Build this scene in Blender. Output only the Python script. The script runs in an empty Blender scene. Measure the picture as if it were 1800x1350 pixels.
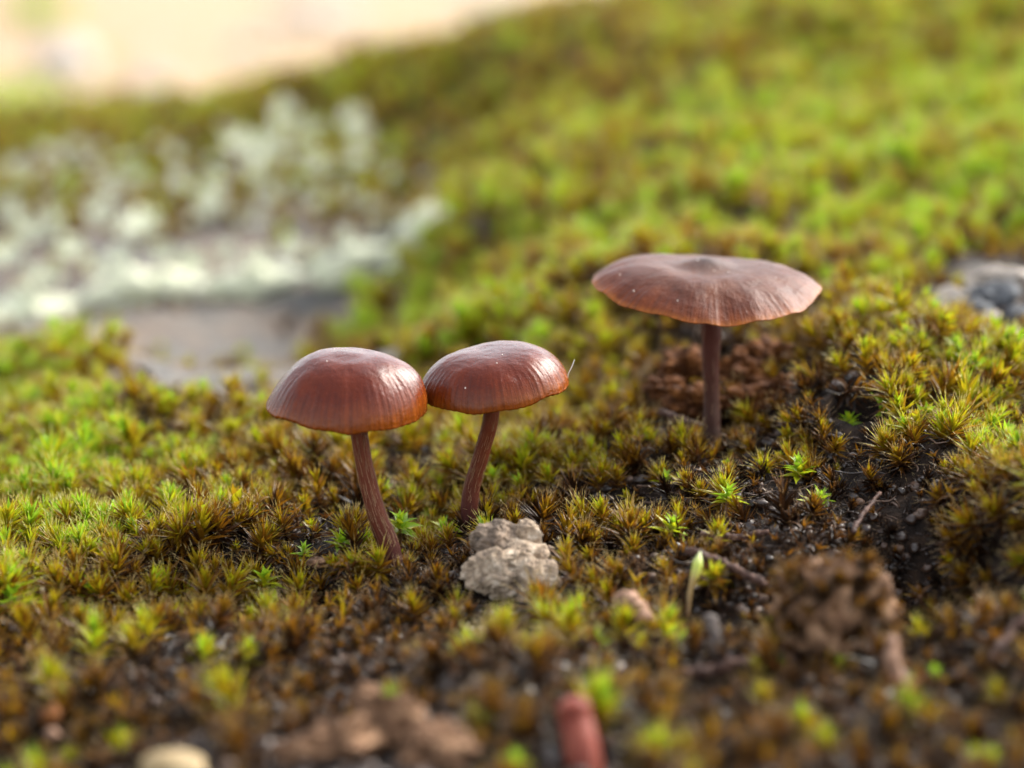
import bpy, math, random
import numpy as np
from mathutils import Vector, Matrix

# ------------------------------------------------------------------ camera, world, sun, exposure
S = 0.001                                   # everything below is laid out in millimetres
IMG_W, IMG_H = 1800.0, 1350.0
HFOV = math.radians(22.0)
FPX = IMG_W / 2 / math.tan(HFOV / 2)
PITCH = math.radians(9.0)
CAM = np.array([0.0, 0.0, 42.0])
FWD = np.array([0.0, math.cos(PITCH), -math.sin(PITCH)])
RGT = np.array([1.0, 0.0, 0.0])
UPV = np.array([0.0, math.sin(PITCH), math.cos(PITCH)])
FOCUS = 190.5

scene = bpy.context.scene
col = scene.collection
cam_data = bpy.data.cameras.new('camera')
cam = bpy.data.objects.new('camera', cam_data)
col.objects.link(cam)
cam.location = Vector(CAM * S)
cam.rotation_euler = (math.pi / 2 - PITCH, 0, 0)
cam_data.sensor_width = 36.0
cam_data.lens = 18.0 / math.tan(HFOV / 2)
cam_data.clip_start = 0.002
cam_data.clip_end = 400.0
cam_data.dof.use_dof = True
cam_data.dof.focus_distance = FOCUS * S
cam_data.dof.aperture_fstop = cam_data.lens / 4.5      # a 4.5 mm wide entrance pupil
cam_data.dof.aperture_blades = 0
scene.camera = cam

SUN_EL, SUN_AZ = math.radians(41), math.radians(58)    # azimuth from +Y (away from camera) towards +X
world = bpy.data.worlds.new('World')
scene.world = world
world.use_nodes = True
wn = world.node_tree.nodes
sky = wn.new('ShaderNodeTexSky')
sky.sky_type = 'NISHITA'
sky.sun_disc = False
sky.sun_elevation = SUN_EL
sky.sun_rotation = SUN_AZ
sky.air_density = 1.0
sky.dust_density = 3.0
sky.ozone_density = 0.6
bg = wn['Background']
bg.inputs['Strength'].default_value = 0.15
veil = wn.new('ShaderNodeHueSaturation')              # a thin white overcast takes most of the blue out of the sky
veil.inputs['Saturation'].default_value = 0.30
world.node_tree.links.new(sky.outputs['Color'], veil.inputs['Color'])
world.node_tree.links.new(veil.outputs['Color'], bg.inputs['Color'])

sun_data = bpy.data.lights.new('sun', 'SUN')
sun_data.energy = 1.5
sun_data.angle = math.radians(32)
sun_data.color = (1.0, 0.93, 0.82)
sun = bpy.data.objects.new('sun', sun_data)
col.objects.link(sun)
sd = Vector((math.sin(SUN_AZ) * math.cos(SUN_EL), math.cos(SUN_AZ) * math.cos(SUN_EL), math.sin(SUN_EL)))
sun.rotation_euler = sd.to_track_quat('Z', 'Y').to_euler()
sun.location = sd * 2.0

vs = scene.view_settings
vs.view_transform = 'Standard'
vs.look = 'None'
vs.exposure = 1.95
vs.gamma = 1.0
vs.use_curve_mapping = False
scene.cycles.use_denoising = True
scene.cycles.max_bounces = 6
scene.cycles.transparent_max_bounces = 8

rng = np.random.default_rng(7)
random.seed(7)

# ------------------------------------------------------------------ maths helpers
def at(px, py, d):
    """millimetre position that pixel (px, py) of the photograph shows at depth d"""
    return CAM + d * (FWD + (px - IMG_W / 2) / FPX * RGT - (py - IMG_H / 2) / FPX * UPV)

def project(p):
    q = np.asarray(p) - CAM
    d = q @ FWD
    return IMG_W / 2 + FPX * (q @ RGT) / d, IMG_H / 2 - FPX * (q @ UPV) / d, d

def _hash(ix, iy, iz, seed):
    h = (ix * 374761393 + iy * 668265263 + iz * 2147483647 + seed * 144665) & 0xFFFFFFFF
    h = ((h ^ (h >> 13)) * 1274126177) & 0xFFFFFFFF
    h = ((h ^ (h >> 16)) * 2246822519) & 0xFFFFFFFF
    return ((h ^ (h >> 15)) & 0xFFFFFF) / float(0xFFFFFF)

def vnoise(p, seed=0):
    """smooth value noise in -1..1 at points p (n,3)"""
    p = np.asarray(p, dtype=float)
    i = np.floor(p).astype(np.int64)
    f = p - i
    u = f * f * f * (f * (f * 6 - 15) + 10)
    out = 0
    for dx in (0, 1):
        wx = u[:, 0] if dx else 1 - u[:, 0]
        for dy in (0, 1):
            wy = u[:, 1] if dy else 1 - u[:, 1]
            for dz in (0, 1):
                wz = u[:, 2] if dz else 1 - u[:, 2]
                out = out + wx * wy * wz * _hash(i[:, 0] + dx, i[:, 1] + dy, i[:, 2] + dz, seed)
    return out * 2 - 1

def fbm(p, seed=0, octaves=4, gain=0.5):
    a, s, out = 1.0, 1.0, 0.0
    for o in range(octaves):
        out = out + a * vnoise(np.asarray(p) * s + 17.3 * o, seed + o)
        a *= gain
        s *= 2.03
    return out

def p3(x, y, sc, z=0.0):
    x, y = np.broadcast_arrays(np.asarray(x, float), np.asarray(y, float))
    return np.stack([x.ravel() / sc, y.ravel() / sc, np.full(x.size, z)], 1)

# ------------------------------------------------------------------ object helpers
def new_mesh(name, verts, faces, mat=None, smooth=True, attrs=None):
    me = bpy.data.meshes.new(name)
    me.from_pydata((np.asarray(verts, float) * S).tolist(), [], [tuple(int(i) for i in f) for f in faces])
    if smooth:
        me.polygons.foreach_set('use_smooth', [True] * len(me.polygons))
    for k, v in (attrs or {}).items():
        v = np.asarray(v, float)
        if v.ndim == 1:
            a = me.attributes.new(k, 'FLOAT', 'POINT')
            a.data.foreach_set('value', v)
        else:
            a = me.attributes.new(k, 'FLOAT_VECTOR', 'POINT')
            a.data.foreach_set('vector', v.ravel())
    if mat:
        me.materials.append(mat)
    me.update()
    return me

def link(name, data, parent=None, loc=None):
    o = bpy.data.objects.new(name, data)
    col.objects.link(o)
    if parent is not None:
        o.parent = parent
    if loc is not None:
        o.location = Vector(np.asarray(loc, float) * S)
    return o

def tag(o, label=None, cat=None, group=None, kind=None):
    for k, v in (('label', label), ('category', cat), ('group', group), ('kind', kind)):
        if v:
            o[k] = v
    return o

def grid_faces(n, m, wrap=False):
    """n rows, m columns"""
    f = []
    for i in range(n - 1):
        for j in range(m if wrap else m - 1):
            k = (j + 1) % m
            f.append((i * m + j, i * m + k, (i + 1) * m + k, (i + 1) * m + j))
    return f

def catmull(pts, n):
    pts = np.asarray(pts, float)
    P = np.vstack([2 * pts[0] - pts[1], pts, 2 * pts[-1] - pts[-2]])
    out = []
    segs = len(pts) - 1
    for t in np.linspace(0, segs, n):
        i = min(int(t), segs - 1)
        u = t - i
        a, b, c, d = P[i:i + 4]
        out.append(0.5 * (2 * b + (c - a) * u + (2 * a - 5 * b + 4 * c - d) * u ** 2 + (3 * b - a - 3 * c + d) * u ** 3))
    return np.array(out)

def frames(path):
    t = np.gradient(path, axis=0)
    t /= np.linalg.norm(t, axis=1)[:, None]
    ref = np.array([0, 1.0, 0]) if abs(t[0][1]) < 0.8 else np.array([1.0, 0, 0])
    a = np.cross(t, ref)
    a /= np.linalg.norm(a, axis=1)[:, None]
    b = np.cross(t, a)
    return t, a, b

def tube(path, rad, sides=16, rough=0.0, rsc=1.0, seed=0, caps=True):
    """round tube along path with radius per ring; returns verts, faces, (u along, v around)"""
    t, a, b = frames(path)
    rad = np.broadcast_to(np.asarray(rad, float), (len(path),))
    ang = np.linspace(0, 2 * math.pi, sides, endpoint=False)
    dirs = a[:, None, :] * np.cos(ang)[None, :, None] + b[:, None, :] * np.sin(ang)[None, :, None]
    v = path[:, None, :] + dirs * rad[:, None, None]
    if rough:
        nz = fbm(v.reshape(-1, 3) / rsc, seed, 3).reshape(len(path), sides)
        v = v + dirs * (nz * rough * rad[:, None])[:, :, None]
    v = v.reshape(-1, 3)
    f = grid_faces(len(path), sides, wrap=True)
    uu = np.repeat(np.linspace(0, 1, len(path)), sides)
    vv = np.tile(ang / (2 * math.pi), len(path))
    if caps:
        n0 = len(v)
        v = np.vstack([v, path[0] - t[0] * rad[0] * 0.4, path[-1] + t[-1] * rad[-1] * 0.4])
        last = (len(path) - 1) * sides
        for j in range(sides):
            k = (j + 1) % sides
            f.append((n0, k, j))
            f.append((n0 + 1, last + j, last + k))
        uu = np.append(uu, [0, 1]); vv = np.append(vv, [0, 0])
    return v, f, uu, vv

_ico = {}
def icosphere(sub):
    if sub not in _ico:
        import bmesh
        bm = bmesh.new()
        bmesh.ops.create_icosphere(bm, subdivisions=sub, radius=1.0)
        v = np.array([q.co[:] for q in bm.verts])
        f = [[q.index for q in fc.verts] for fc in bm.faces]
        bm.free()
        _ico[sub] = (v, f)
    return _ico[sub]

def lump(radii, sub=4, amp=0.25, sc=0.8, seed=0, octaves=4, pits=0.0, ridged=False, cuts=0):
    v, f = icosphere(sub)
    rc = np.random.default_rng(seed + 500)
    for _ in range(cuts):                                   # broken faces
        nv = rc.normal(0, 1, 3); nv /= np.linalg.norm(nv)
        over = np.clip(v @ nv - rc.uniform(.62, .85), 0, None)
        v = v - over[:, None] * nv * .93
    n = fbm(v / sc + seed * 3.1, seed, octaves)
    if ridged:
        n = n * 0.5 + 0.8 * (0.5 - np.abs(vnoise(v / (sc * 0.7) + seed, seed + 9)))
    r = 1 + amp * n
    if pits:
        q = vnoise(v / (sc * 0.22) + seed, seed + 21)
        r -= pits * np.clip(q - 0.15, 0, 1)
    return v * r[:, None] * np.asarray(radii, float), f

# ------------------------------------------------------------------ node material helpers
class MT:
    def __init__(self, name):
        self.m = bpy.data.materials.new(name)
        self.m.use_nodes = True
        self.nt = self.m.node_tree
        self.b = self.nt.nodes['Principled BSDF']
        self.out = self.nt.nodes['Material Output']
    def n(self, kind, **kw):
        q = self.nt.nodes.new(kind)
        for k, v in kw.items():
            setattr(q, k, v)
        return q
    def l(self, a, b):
        self.nt.links.new(a, b)
    def coord(self, scale=1.0, kind='Object'):
        tc = self.n('ShaderNodeTexCoord')
        mp = self.n('ShaderNodeMapping')
        mp.inputs['Scale'].default_value = (scale, scale, scale) if not isinstance(scale, tuple) else scale
        self.l(tc.outputs[kind], mp.inputs['Vector'])
        return mp.outputs['Vector']
    def noise(self, vec, scale, detail=4.0, rough=0.6):
        q = self.n('ShaderNodeTexNoise')
        q.inputs['Scale'].default_value = scale
        q.inputs['Detail'].default_value = detail
        q.inputs['Roughness'].default_value = rough
        self.l(vec, q.inputs['Vector'])
        return q.outputs['Fac']
    def ramp(self, fac, stops, mode='LINEAR'):
        q = self.n('ShaderNodeValToRGB')
        q.color_ramp.interpolation = mode
        e = q.color_ramp.elements
        while len(e) < len(stops):
            e.new(0.5)
        for el, (p, c) in zip(e, stops):
            el.position = p
            el.color = (*c, 1) if len(c) == 3 else c
        if fac is not None:
            self.l(fac, q.inputs['Fac'])
        return q.outputs['Color']
    def mix(self, fac, a, b, mode='MIX'):
        q = self.n('ShaderNodeMix', data_type='RGBA', blend_type=mode)
        for i, v in ((0, fac), (6, a), (7, b)):
            if isinstance(v, (int, float)):
                q.inputs[i].default_value = v
            elif isinstance(v, tuple):
                q.inputs[i].default_value = (*v, 1) if len(v) == 3 else v
            else:
                self.l(v, q.inputs[i])
        return q.outputs[2]
    def math(self, op, a, b=0.0, c=None, clamp=False):
        q = self.n('ShaderNodeMath', operation=op, use_clamp=clamp)
        for i, v in enumerate((a, b) if c is None else (a, b, c)):
            if isinstance(v, (int, float)):
                q.inputs[i].default_value = v
            else:
                self.l(v, q.inputs[i])
        return q.outputs[0]
    def attr(self, name, kind='GEOMETRY', out='Fac'):
        q = self.n('ShaderNodeAttribute', attribute_name=name, attribute_type=kind)
        return q.outputs[out]
    def bump(self, h, dist, strength=1.0, prev=None):
        q = self.n('ShaderNodeBump')
        q.inputs['Strength'].default_value = strength
        q.inputs['Distance'].default_value = dist * S
        self.l(h, q.inputs['Height'])
        if prev is not None:
            self.l(prev, q.inputs['Normal'])
        return q.outputs['Normal']
    def set(self, **kw):
        for k, v in kw.items():
            k = k.replace('_', ' ')
            if isinstance(v, (int, float, tuple)):
                self.b.inputs[k].default_value = v if not (isinstance(v, tuple) and len(v) == 3 and k.endswith('Color')) else (*v, 1)
            else:
                self.l(v, self.b.inputs[k])
        return self

# ------------------------------------------------------------------ terrain height field
# (px, py, depth): where the ground of the photograph lies; depths follow the slope, the sizes of the shoots and their blur
G = [(-250, 1450, 150), (0, 1350, 152), (300, 1350, 148), (600, 1350, 147), (900, 1350, 146), (1200, 1350, 146), (1500, 1350, 147),
     (1800, 1350, 147), (2050, 1420, 146), (900, 1750, 120), (0, 1750, 122), (1800, 1750, 120), (-500, 1400, 158), (2300, 1400, 150),
     (0, 1180, 165), (300, 1180, 162), (550, 1180, 162), (800, 1180, 161), (1050, 1180, 161), (1300, 1200, 160), (1550, 1220, 157), (1800, 1180, 158),
     (0, 1050, 180), (250, 1080, 176), (450, 1080, 176), (850, 1070, 178), (1050, 1050, 176), (1250, 1060, 174), (1450, 1080, 170),
     (1700, 1080, 168), (1850, 1050, 165),
     (0, 950, 191), (150, 960, 189), (350, 960, 188), (550, 985, 187), (690, 975, 188), (850, 960, 188), (1000, 950, 186), (1200, 950, 184),
     (1400, 960, 181),  
     (0, 860, 203), (200, 860, 201), (400, 880, 197), (600, 890, 197), (750, 890, 196), (825, 890, 193.5), (1000, 860, 195), (1200, 870, 191),
     (1400, 870, 189), (1550, 880, 186),  
     (0, 780, 214), (200, 780, 212), (400, 790, 210), (550, 790, 208), (750, 790, 207), (900, 790, 204), (1100, 780, 203), (1250, 775, 203),
     (1400, 780, 198), (1530, 770, 195), (1500, 742, 196.6), (1500, 655, 200.5), (1650, 760, 190), (1800, 760, 185),
     (0, 690, 232), (200, 690, 229), (330, 705, 226), (430, 755, 219), (620, 745, 216), (900, 720, 214), (1080, 700, 213), (1250, 690, 214),
     (1400, 690, 207), (1500, 625, 206), (1600, 680, 199), (1700, 690, 197),
     (1420, 540, 224), (1500, 515, 222), (1600, 580, 212), (1700, 628, 206), (1800, 692, 200), (1950, 780, 193),
     (0, 618, 252), (120, 618, 250), (250, 652, 243), (350, 702, 236), (430, 752, 226), (-250, 620, 255), (-250, 800, 215), (-300, 1000, 190),
     (2000, 950, 172), (2100, 1150, 155),
     (1000, 600, 232), (900, 610, 236), (1100, 625, 225), (1200, 565, 232), (1400, 600, 214), (1300, 640, 221), (800, 640, 238),
     (1600, 545, 228), (1700, 560, 226), (1800, 525, 234), (1800, 605, 221), (1700, 495, 237), (1950, 560, 230),
     (640, 600, 257), (700, 610, 247), (800, 570, 250), (900, 510, 256), (1000, 485, 252), (1100, 475, 246), (1400, 465, 242), (1480, 485, 239),
     (1800, 455, 245), (2000, 450, 250), (800, 410, 300), (1000, 385, 285), (1300, 385, 264), (1600, 385, 259), (1800, 385, 259), (2050, 380, 262),
     (900, 255, 345), (1100, 255, 320), (1400, 255, 302), (1700, 255, 294), (2050, 255, 296),
     (850, 125, 395), (1100, 125, 362), (1400, 125, 343), (1800, 125, 338), (2100, 125, 340),
     (950, 35, 418), (1200, 0, 408), (1500, -40, 402), (1800, -60, 402), (2150, -60, 405),
     (200, 192, 430), (450, 148, 426), (600, 108, 422), (750, 78, 420), (0, 198, 435), (-250, 205, 440),
     (100, 545, 326), (300, 525, 326), (500, 510, 326), (650, 480, 320), (100, 490, 334), (300, 465, 336), (500, 455, 335), (650, 430, 328), (760, 400, 312),
     (100, 440, 345), (400, 430, 346), (650, 380, 350), (100, 335, 370), (400, 320, 372), (650, 290, 375), (800, 260, 372), (100, 240, 398), (400, 220, 400), (650, 190, 402), (-250, 440, 346), (-250, 330, 372)]
# the same given as (px, depth, height): the bare slab and what the crests hide
GZ = [(1790, 178, 6.6), (1700, 183, 5.6), (1850, 172, 6.0), (1640, 176, -2.2), (1740, 167, -3.6), (1600, 170, -2.8), (650, 181.5, 0.6), (580, 182, 0.2), (300, 184, 0.9), (100, 290, 0.2), (400, 282, -1.6), (600, 266, -1.0), (690, 282, 0.3), (640, 303, 1.0), (400, 310, 0), (150, 312, 0.4), (-250, 300, 0), (430, 262, -2.2), (300, 262, -1.5),
      (0, 475, 6), (300, 475, 6), (600, 475, 9), (900, 478, 18), (1200, 480, 30), (1800, 480, 38), (-250, 475, 6), (2200, 480, 38)]
# how mossy and how green: (px, py, cover, greenness)
A = [(50, 680, 1, .8), (200, 750, 1, .78), (350, 800, 1, .68), (100, 850, 1, .78), (300, 900, 1, .62), (30, 1050, 1, .88), (170, 980, 1, .75), (350, 1000, 1, .5),
     (450, 950, 1, .35), (560, 900, .8, .35), (250, 1080, 1, .5), (420, 1070, .9, .5), (100, 1130, .8, .65), (60, 1250, .5, .55), (250, 1200, .35, .35), (400, 1200, .5, .5),
     (550, 1020, .7, .5), (620, 1030, 1, .65), (650, 1110, .3, .2), (750, 1060, .3, .15), (500, 1150, .6, .45), (700, 1200, .2, .4), (150, 1320, .6, .6), (430, 1300, .6, .6),
     (650, 1300, .1, .3), (760, 930, 1, .5), (700, 860, .6, .5), (800, 830, .8, .5), (900, 860, .95, .5), (950, 800, .9, .4), (1050, 800, .95, .35), (1100, 850, .8, .3), (1000, 900, .6, .2),
     (1150, 900, .5, .4), (1300, 860, .3, .5), (1400, 820, .45, .4), (1300, 800, .7, .2), (1150, 720, .8, .18), (1000, 700, .95, .35), (1250, 650, .25, .05), (1350, 680, .25, .05), (1220, 710, .3, .1), (1320, 720, .3, .1),
     (1430, 780, .9, .2), (1400, 620, 1, .4), (1500, 580, 1, .52), (1600, 620, 1, .58), (1700, 680, 1, .62), (1620, 740, 1, .55), (1780, 780, 1, .68), (1700, 850, .95, .72),
     (1500, 840, .75, .6), (1780, 950, .8, .75), (1650, 950, .4, .25), (1450, 900, .35, .25), (1300, 960, .3, .2), (1400, 1000, .3, .1), (1600, 1050, .15, .2), (1700, 1100, .25, .4),
     (1780, 1150, .5, .6), (1100, 1000, .6, .25), (1050, 960, .7, .4), (1000, 1130, .6, .7), (1100, 1150, .6, .7), (950, 1180, .6, .6), (1250, 1200, .5, .7), (1400, 1200, .5, .7),
     (1650, 1250, .5, .6), (1100, 1300, .6, .6), (1300, 1320, .6, .55), (1750, 1300, .6, .6), (850, 1130, .3, .5), (850, 1250, .4, .5), (1500, 1150, .2, .1), (1200, 1080, .4, .4),
     (1600, 380, 1, .9), (1300, 400, 1, .82), (1100, 440, 1, .72), (900, 520, 1, .75), (720, 560, 1, .82), (1000, 300, 1, .62), (1400, 250, 1, .75), (1700, 200, 1, .82), (1200, 120, 1, .5),
     (1000, 100, 1, .42), (1600, 80, 1, .65), (1700, 20, 1, .5), (1780, 330, 1, .9), (1000, 600, 1, .55), (1100, 600, .85, .38), (850, 620, 1, .6), (620, 760, .8, .45), (850, 740, .9, .4),
     (100, 210, 1, .5), (400, 175, 1, .45), (700, 120, 1, .52), (850, 90, 1, .5), (100, 350, .6, .6), (400, 300, .6, .55), (600, 290, .65, .6), (300, 250, .9, .55), (500, 380, .45, .45), (760, 270, .8, .5),
     (820, 350, 1, .6), (475, 728, 0, .3), (410, 712, 0, .3), (530, 700, 0, .3), (340, 684, 0, .3), (600, 690, 0, .3), (230, 628, 0, .3), (300, 600, 0, .3), (500, 600, 0, .3), (600, 540, 0, .3), (200, 560, 0, .3), (400, 700, 0, .3), (600, 660, 0, .3), (100, 560, 0, .3), (400, 470, .05, .3), (650, 450, .05, .3), (150, 480, .1, .3),
     (1450, 500, 1, .6), (1500, 490, 1, .65), (1545, 495, 1, .7), (1550, 528, .6, .7), (1440, 560, 1, .6), (1650, 545, 0, .3), (1750, 540, 0, .3), (1790, 610, 0, .3), (1700, 500, 0, .3), (1620, 550, 0, .3), (1790, 500, 0, .3)]

ctrl = np.array([at(*g) for g in G] + [np.array([CAM[0] + d * (px - 900) / FPX, d / math.cos(PITCH) * 1.0, z]) for px, d, z in GZ])
_ap = np.array([a[:2] for a in A], float)
for _i, g in enumerate(G):                              # the photograph shows the tips of the shoots, the soil lies below
    _w2 = 1.0 / (((_ap - np.array(g[:2])) ** 2).sum(1) + 400.0) ** 1.5
    ctrl[_i, 2] -= 0.5 + (2.1 if g[2] < 300 else 0.9) * float((_w2 * np.array([a[2] for a in A])).sum() / _w2.sum())
def tps_k(r2):
    return np.where(r2 > 0, 0.5 * r2 * np.log(np.maximum(r2, 1e-12)), 0)
_c = ctrl[:, :2] / 100.0
_d2 = ((_c[:, None] - _c[None]) ** 2).sum(2)
_n = len(_c)
_A = np.zeros((_n + 3, _n + 3))
_A[:_n, :_n] = tps_k(_d2) + np.eye(_n) * 2e-4
_A[:_n, _n] = 1; _A[:_n, _n + 1:] = _c
_A[_n:, :_n] = _A[:_n, _n:].T
_w = np.linalg.solve(_A, np.concatenate([ctrl[:, 2], np.zeros(3)]))
HOLE = at(1508, 700, 199.0)[:2]

def sstep(a, b, x):
    t = np.clip((x - a) / (b - a), 0, 1)
    return t * t * (3 - 2 * t)

def base_height(x, y):
    x = np.asarray(x, float).ravel(); y = np.asarray(y, float).ravel()
    out = np.empty(len(x))
    for s in range(0, len(x), 20000):
        q = np.stack([x[s:s + 20000], y[s:s + 20000]], 1) / 100.0
        d2 = ((q[:, None] - _c[None]) ** 2).sum(2)
        out[s:s + 20000] = tps_k(d2) @ _w[:_n] + _w[_n] + q @ _w[_n + 1:]
    out = np.clip(out, -25, 60)
    # away from the surveyed patch the ground levels out
    ox = np.maximum(np.abs(x) - (60 + 0.16 * np.clip(y, 0, 500)), 0) / 60
    oy = np.maximum(np.maximum(y - 470, 100 - y), 0) / 60
    w = sstep(0, 1, np.hypot(ox, oy))
    far = -14 + 3.0 * fbm(p3(x, y, 240.0), 5, 3) * sstep(450, 900, np.abs(y) + np.abs(x))
    return out * (1 - w) + far * w

def ray_ground(px, py, d0=105.0, d1=700.0):
    ds = np.arange(d0, d1, 0.5)
    P = CAM + ds[:, None] * (FWD + (px - 900) / FPX * RGT - (py - 675) / FPX * UPV)[None]
    below = np.nonzero(P[:, 2] < base_height(P[:, 0], P[:, 1]))[0]
    i = below[0] if len(below) else len(ds) - 1
    return P[i]

APOS = np.array([ray_ground(a[0], a[1])[:2] for a in A])
AVAL = np.array([[a[2], a[3]] for a in A])
def moss_fields(x, y):
    x = np.asarray(x, float).ravel(); y = np.asarray(y, float).ravel()
    out = np.empty((len(x), 2))
    for s in range(0, len(x), 20000):
        dx = x[s:s + 20000, None] - APOS[None, :, 0]
        dy = (y[s:s + 20000, None] - APOS[None, :, 1]) * 0.6
        w = 1.0 / (dx * dx + dy * dy + 1.5) ** 1.7
        out[s:s + 20000] = (w @ AVAL) / w.sum(1)[:, None]
    return out

def height(x, y):
    x = np.asarray(x, float).ravel(); y = np.asarray(y, float).ravel()
    z = base_height(x, y)
    cov = moss_fields(x, y)[:, 0]
    near = 1 - sstep(440, 520, y)
    # cushions: rounded swellings with narrow gaps between them
    c = fbm(p3(x, y, 8.0), 31, 2)
    c2 = np.abs(vnoise(p3(x, y, 7.0), 37))
    big = fbm(p3(x, y, 13.0), 33, 1)
    z = z + near * (0.35 + 0.65 * cov) * (0.8 * c + 1.7 * big + 2.1 * (np.sqrt(c2 + 0.01) - 0.55))
    z = z + near * (1 - cov) * 0.45 * fbm(p3(x, y, 3.2), 41, 4)
    r = np.hypot(x - HOLE[0], (y - HOLE[1]) * 0.8)
    return z - 14.0 * (1 - sstep(1.15, 1.9, r))

def axis(dense0, dense1, step, grow, lo, hi):
    mid = list(np.arange(dense0, dense1 + 1e-6, step))
    a, s = [dense1], step
    while a[-1] < hi:
        s *= grow; a.append(a[-1] + s)
    b, s = [dense0], step
    while b[-1] > lo:
        s *= grow; b.append(b[-1] - s)
    return np.array(b[:0:-1] + mid + a[1:])
gx = axis(-48, 48, 0.5, 1.05, -60000, 60000)
gy = axis(140, 232, 0.5, 1.02, -60000, 90000)
gy = gy[(gy > 60) | (np.arange(len(gy)) % 2 == 0)]
GX, GY = np.meshgrid(gx, gy)
GZv = height(GX, GY)
ground_cov = moss_fields(GX, GY)[:, 0]
# 0 soil, 1 bare rock, per vertex; sand takes over with distance
ROCK = np.array([ray_ground(*q)[:2] for q in [(300, 620), (500, 620), (600, 560), (200, 570), (420, 700), (560, 660), (100, 540), (350, 545), (1650, 545), (1750, 540), (1790, 600), (1710, 505), (1780, 490),
                                              (100, 340), (400, 330), (600, 330), (250, 400), (500, 400), (0, 420)]])
ROCKR = np.array([22, 22, 16, 22, 14, 14, 24, 24, 4.0, 5.5, 6, 5.5, 6, 24, 24, 24, 24, 24, 24.0])
dd = np.stack([np.hypot(GX.ravel() - r[0], (GY.ravel() - r[1])) / q for r, q in zip(ROCK, ROCKR)], 1).min(1)
rock = 1 - sstep(0.7, 1.15, dd + 0.2 * fbm(p3(GX, GY, 6.0), 51, 2))
sand = sstep(450, 520, np.hypot(GX.ravel() * 0.9, GY.ravel()))
# real stuff does not stop at the frame: sandy ground lies in front, behind and beside the mossy patch
m = MT('ground_surface')
vec = m.coord(1000.0)
n1 = m.noise(vec, 0.9, 6); n2 = m.noise(vec, 3.5, 5); n3 = m.noise(vec, 0.12, 4); n4 = m.noise(vec, 0.02, 3)
soil = m.ramp(n1, [(0.3, (0.006, 0.004, 0.003)), (0.5, (0.014, 0.008, 0.005)), (0.72, (0.040, 0.022, 0.012))])
rockc = m.ramp(n1, [(0.28, (0.06, 0.06, 0.058)), (0.5, (0.115, 0.112, 0.105)), (0.7, (0.19, 0.175, 0.155))])
rockc = m.mix(m.ramp(n3, [(0.42, (0, 0, 0)), (0.6, (1, 1, 1))]), rockc, (0.16, 0.125, 0.098), 'MIX')
sandc = m.ramp(n4, [(0.36, (0.25, 0.16, 0.085)), (0.46, (0.33, 0.25, 0.18)), (0.54, (0.36, 0.20, 0.06)), (0.66, (0.14, 0.15, 0.03))])
sandc = m.mix(0.28, sandc, m.ramp(n3, [(0.4, (0.17, 0.125, 0.095)), (0.6, (0.33, 0.28, 0.24))]))
c = m.mix(m.attr('rock'), soil, rockc)
c = m.mix(m.attr('sand'), c, sandc)
nb = m.bump(n2, 0.25, 0.9, m.bump(n1, 0.6, 0.8))
rgh = m.math('MULTIPLY_ADD', m.attr('rock'), 0.05, 0.85)
m.set(Base_Color=c, Roughness=rgh, Normal=nb)
m.b.inputs['Specular IOR Level'].default_value = 0.2
M_ground = m.m
gv = np.stack([GX.ravel(), GY.ravel(), GZv], 1)
ground = link('ground', new_mesh('ground', gv, grid_faces(len(gy), len(gx)), M_ground, attrs={'rock': rock * (1 - sand), 'sand': sand}))
tag(ground, 'uneven dark soil running into pale rock and sandy ground', 'ground', kind='structure')

def on_ground(px, py, lift=0.0):
    p = ray_ground(px, py)
    p[2] = height([p[0]], [p[1]])[0] + lift
    return p

# ------------------------------------------------------------------ moss material and shoots
def moss_material(name, hue_from='INSTANCER'):
    m = MT(name)
    hue = m.attr('hue', hue_from)          # 0 dead brown .. 1 bright green, one value per shoot
    age = m.attr('age')                    # 0 young leaf at the tip .. 1 old leaf low on the stem
    tl = m.attr('along')                   # 0 leaf base .. 1 leaf tip
    rnd = m.attr('leaf_rand')
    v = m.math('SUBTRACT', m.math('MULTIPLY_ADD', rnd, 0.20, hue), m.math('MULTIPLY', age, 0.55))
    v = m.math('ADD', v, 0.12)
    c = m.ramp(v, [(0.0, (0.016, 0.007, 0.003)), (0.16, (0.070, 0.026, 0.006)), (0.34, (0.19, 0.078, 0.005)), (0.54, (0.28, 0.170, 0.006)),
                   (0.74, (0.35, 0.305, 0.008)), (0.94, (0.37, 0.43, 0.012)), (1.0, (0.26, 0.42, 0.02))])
    tip = m.ramp(tl, [(0.88, (0, 0, 0)), (1.0, (0.9, 0.9, 0.9))])
    tipc = m.mix(hue, (0.28, 0.17, 0.09), (0.50, 0.42, 0.16))
    c = m.mix(m.math('MULTIPLY', tip, m.attr('awn')), c, tipc)
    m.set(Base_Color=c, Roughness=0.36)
    m.b.inputs['Specular IOR Level'].default_value = 0.45
    tr = m.n('ShaderNodeBsdfTranslucent')
    tc = m.mix(0.25, c, (0.34, 0.40, 0.02))
    m.l(m.mix(1.0, tc, c, 'MIX'), tr.inputs['Color'])
    mx = m.n('ShaderNodeMixShader')
    mx.inputs[0].default_value = 0.5
    m.l(m.b.outputs[0], mx.inputs[1]); m.l(tr.outputs[0], mx.inputs[2])
    m.l(mx.outputs[0], m.out.inputs['Surface'])
    return m.m
M_moss = moss_material('moss_leaf')

m = MT('moss_stem')
c = m.ramp(m.noise(m.coord(1000.0), 2.0), [(0.35, (0.05, 0.02, 0.01)), (0.65, (0.17, 0.075, 0.025))])
m.set(Base_Color=c, Roughness=0.5)
M_stem = m.m

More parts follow.
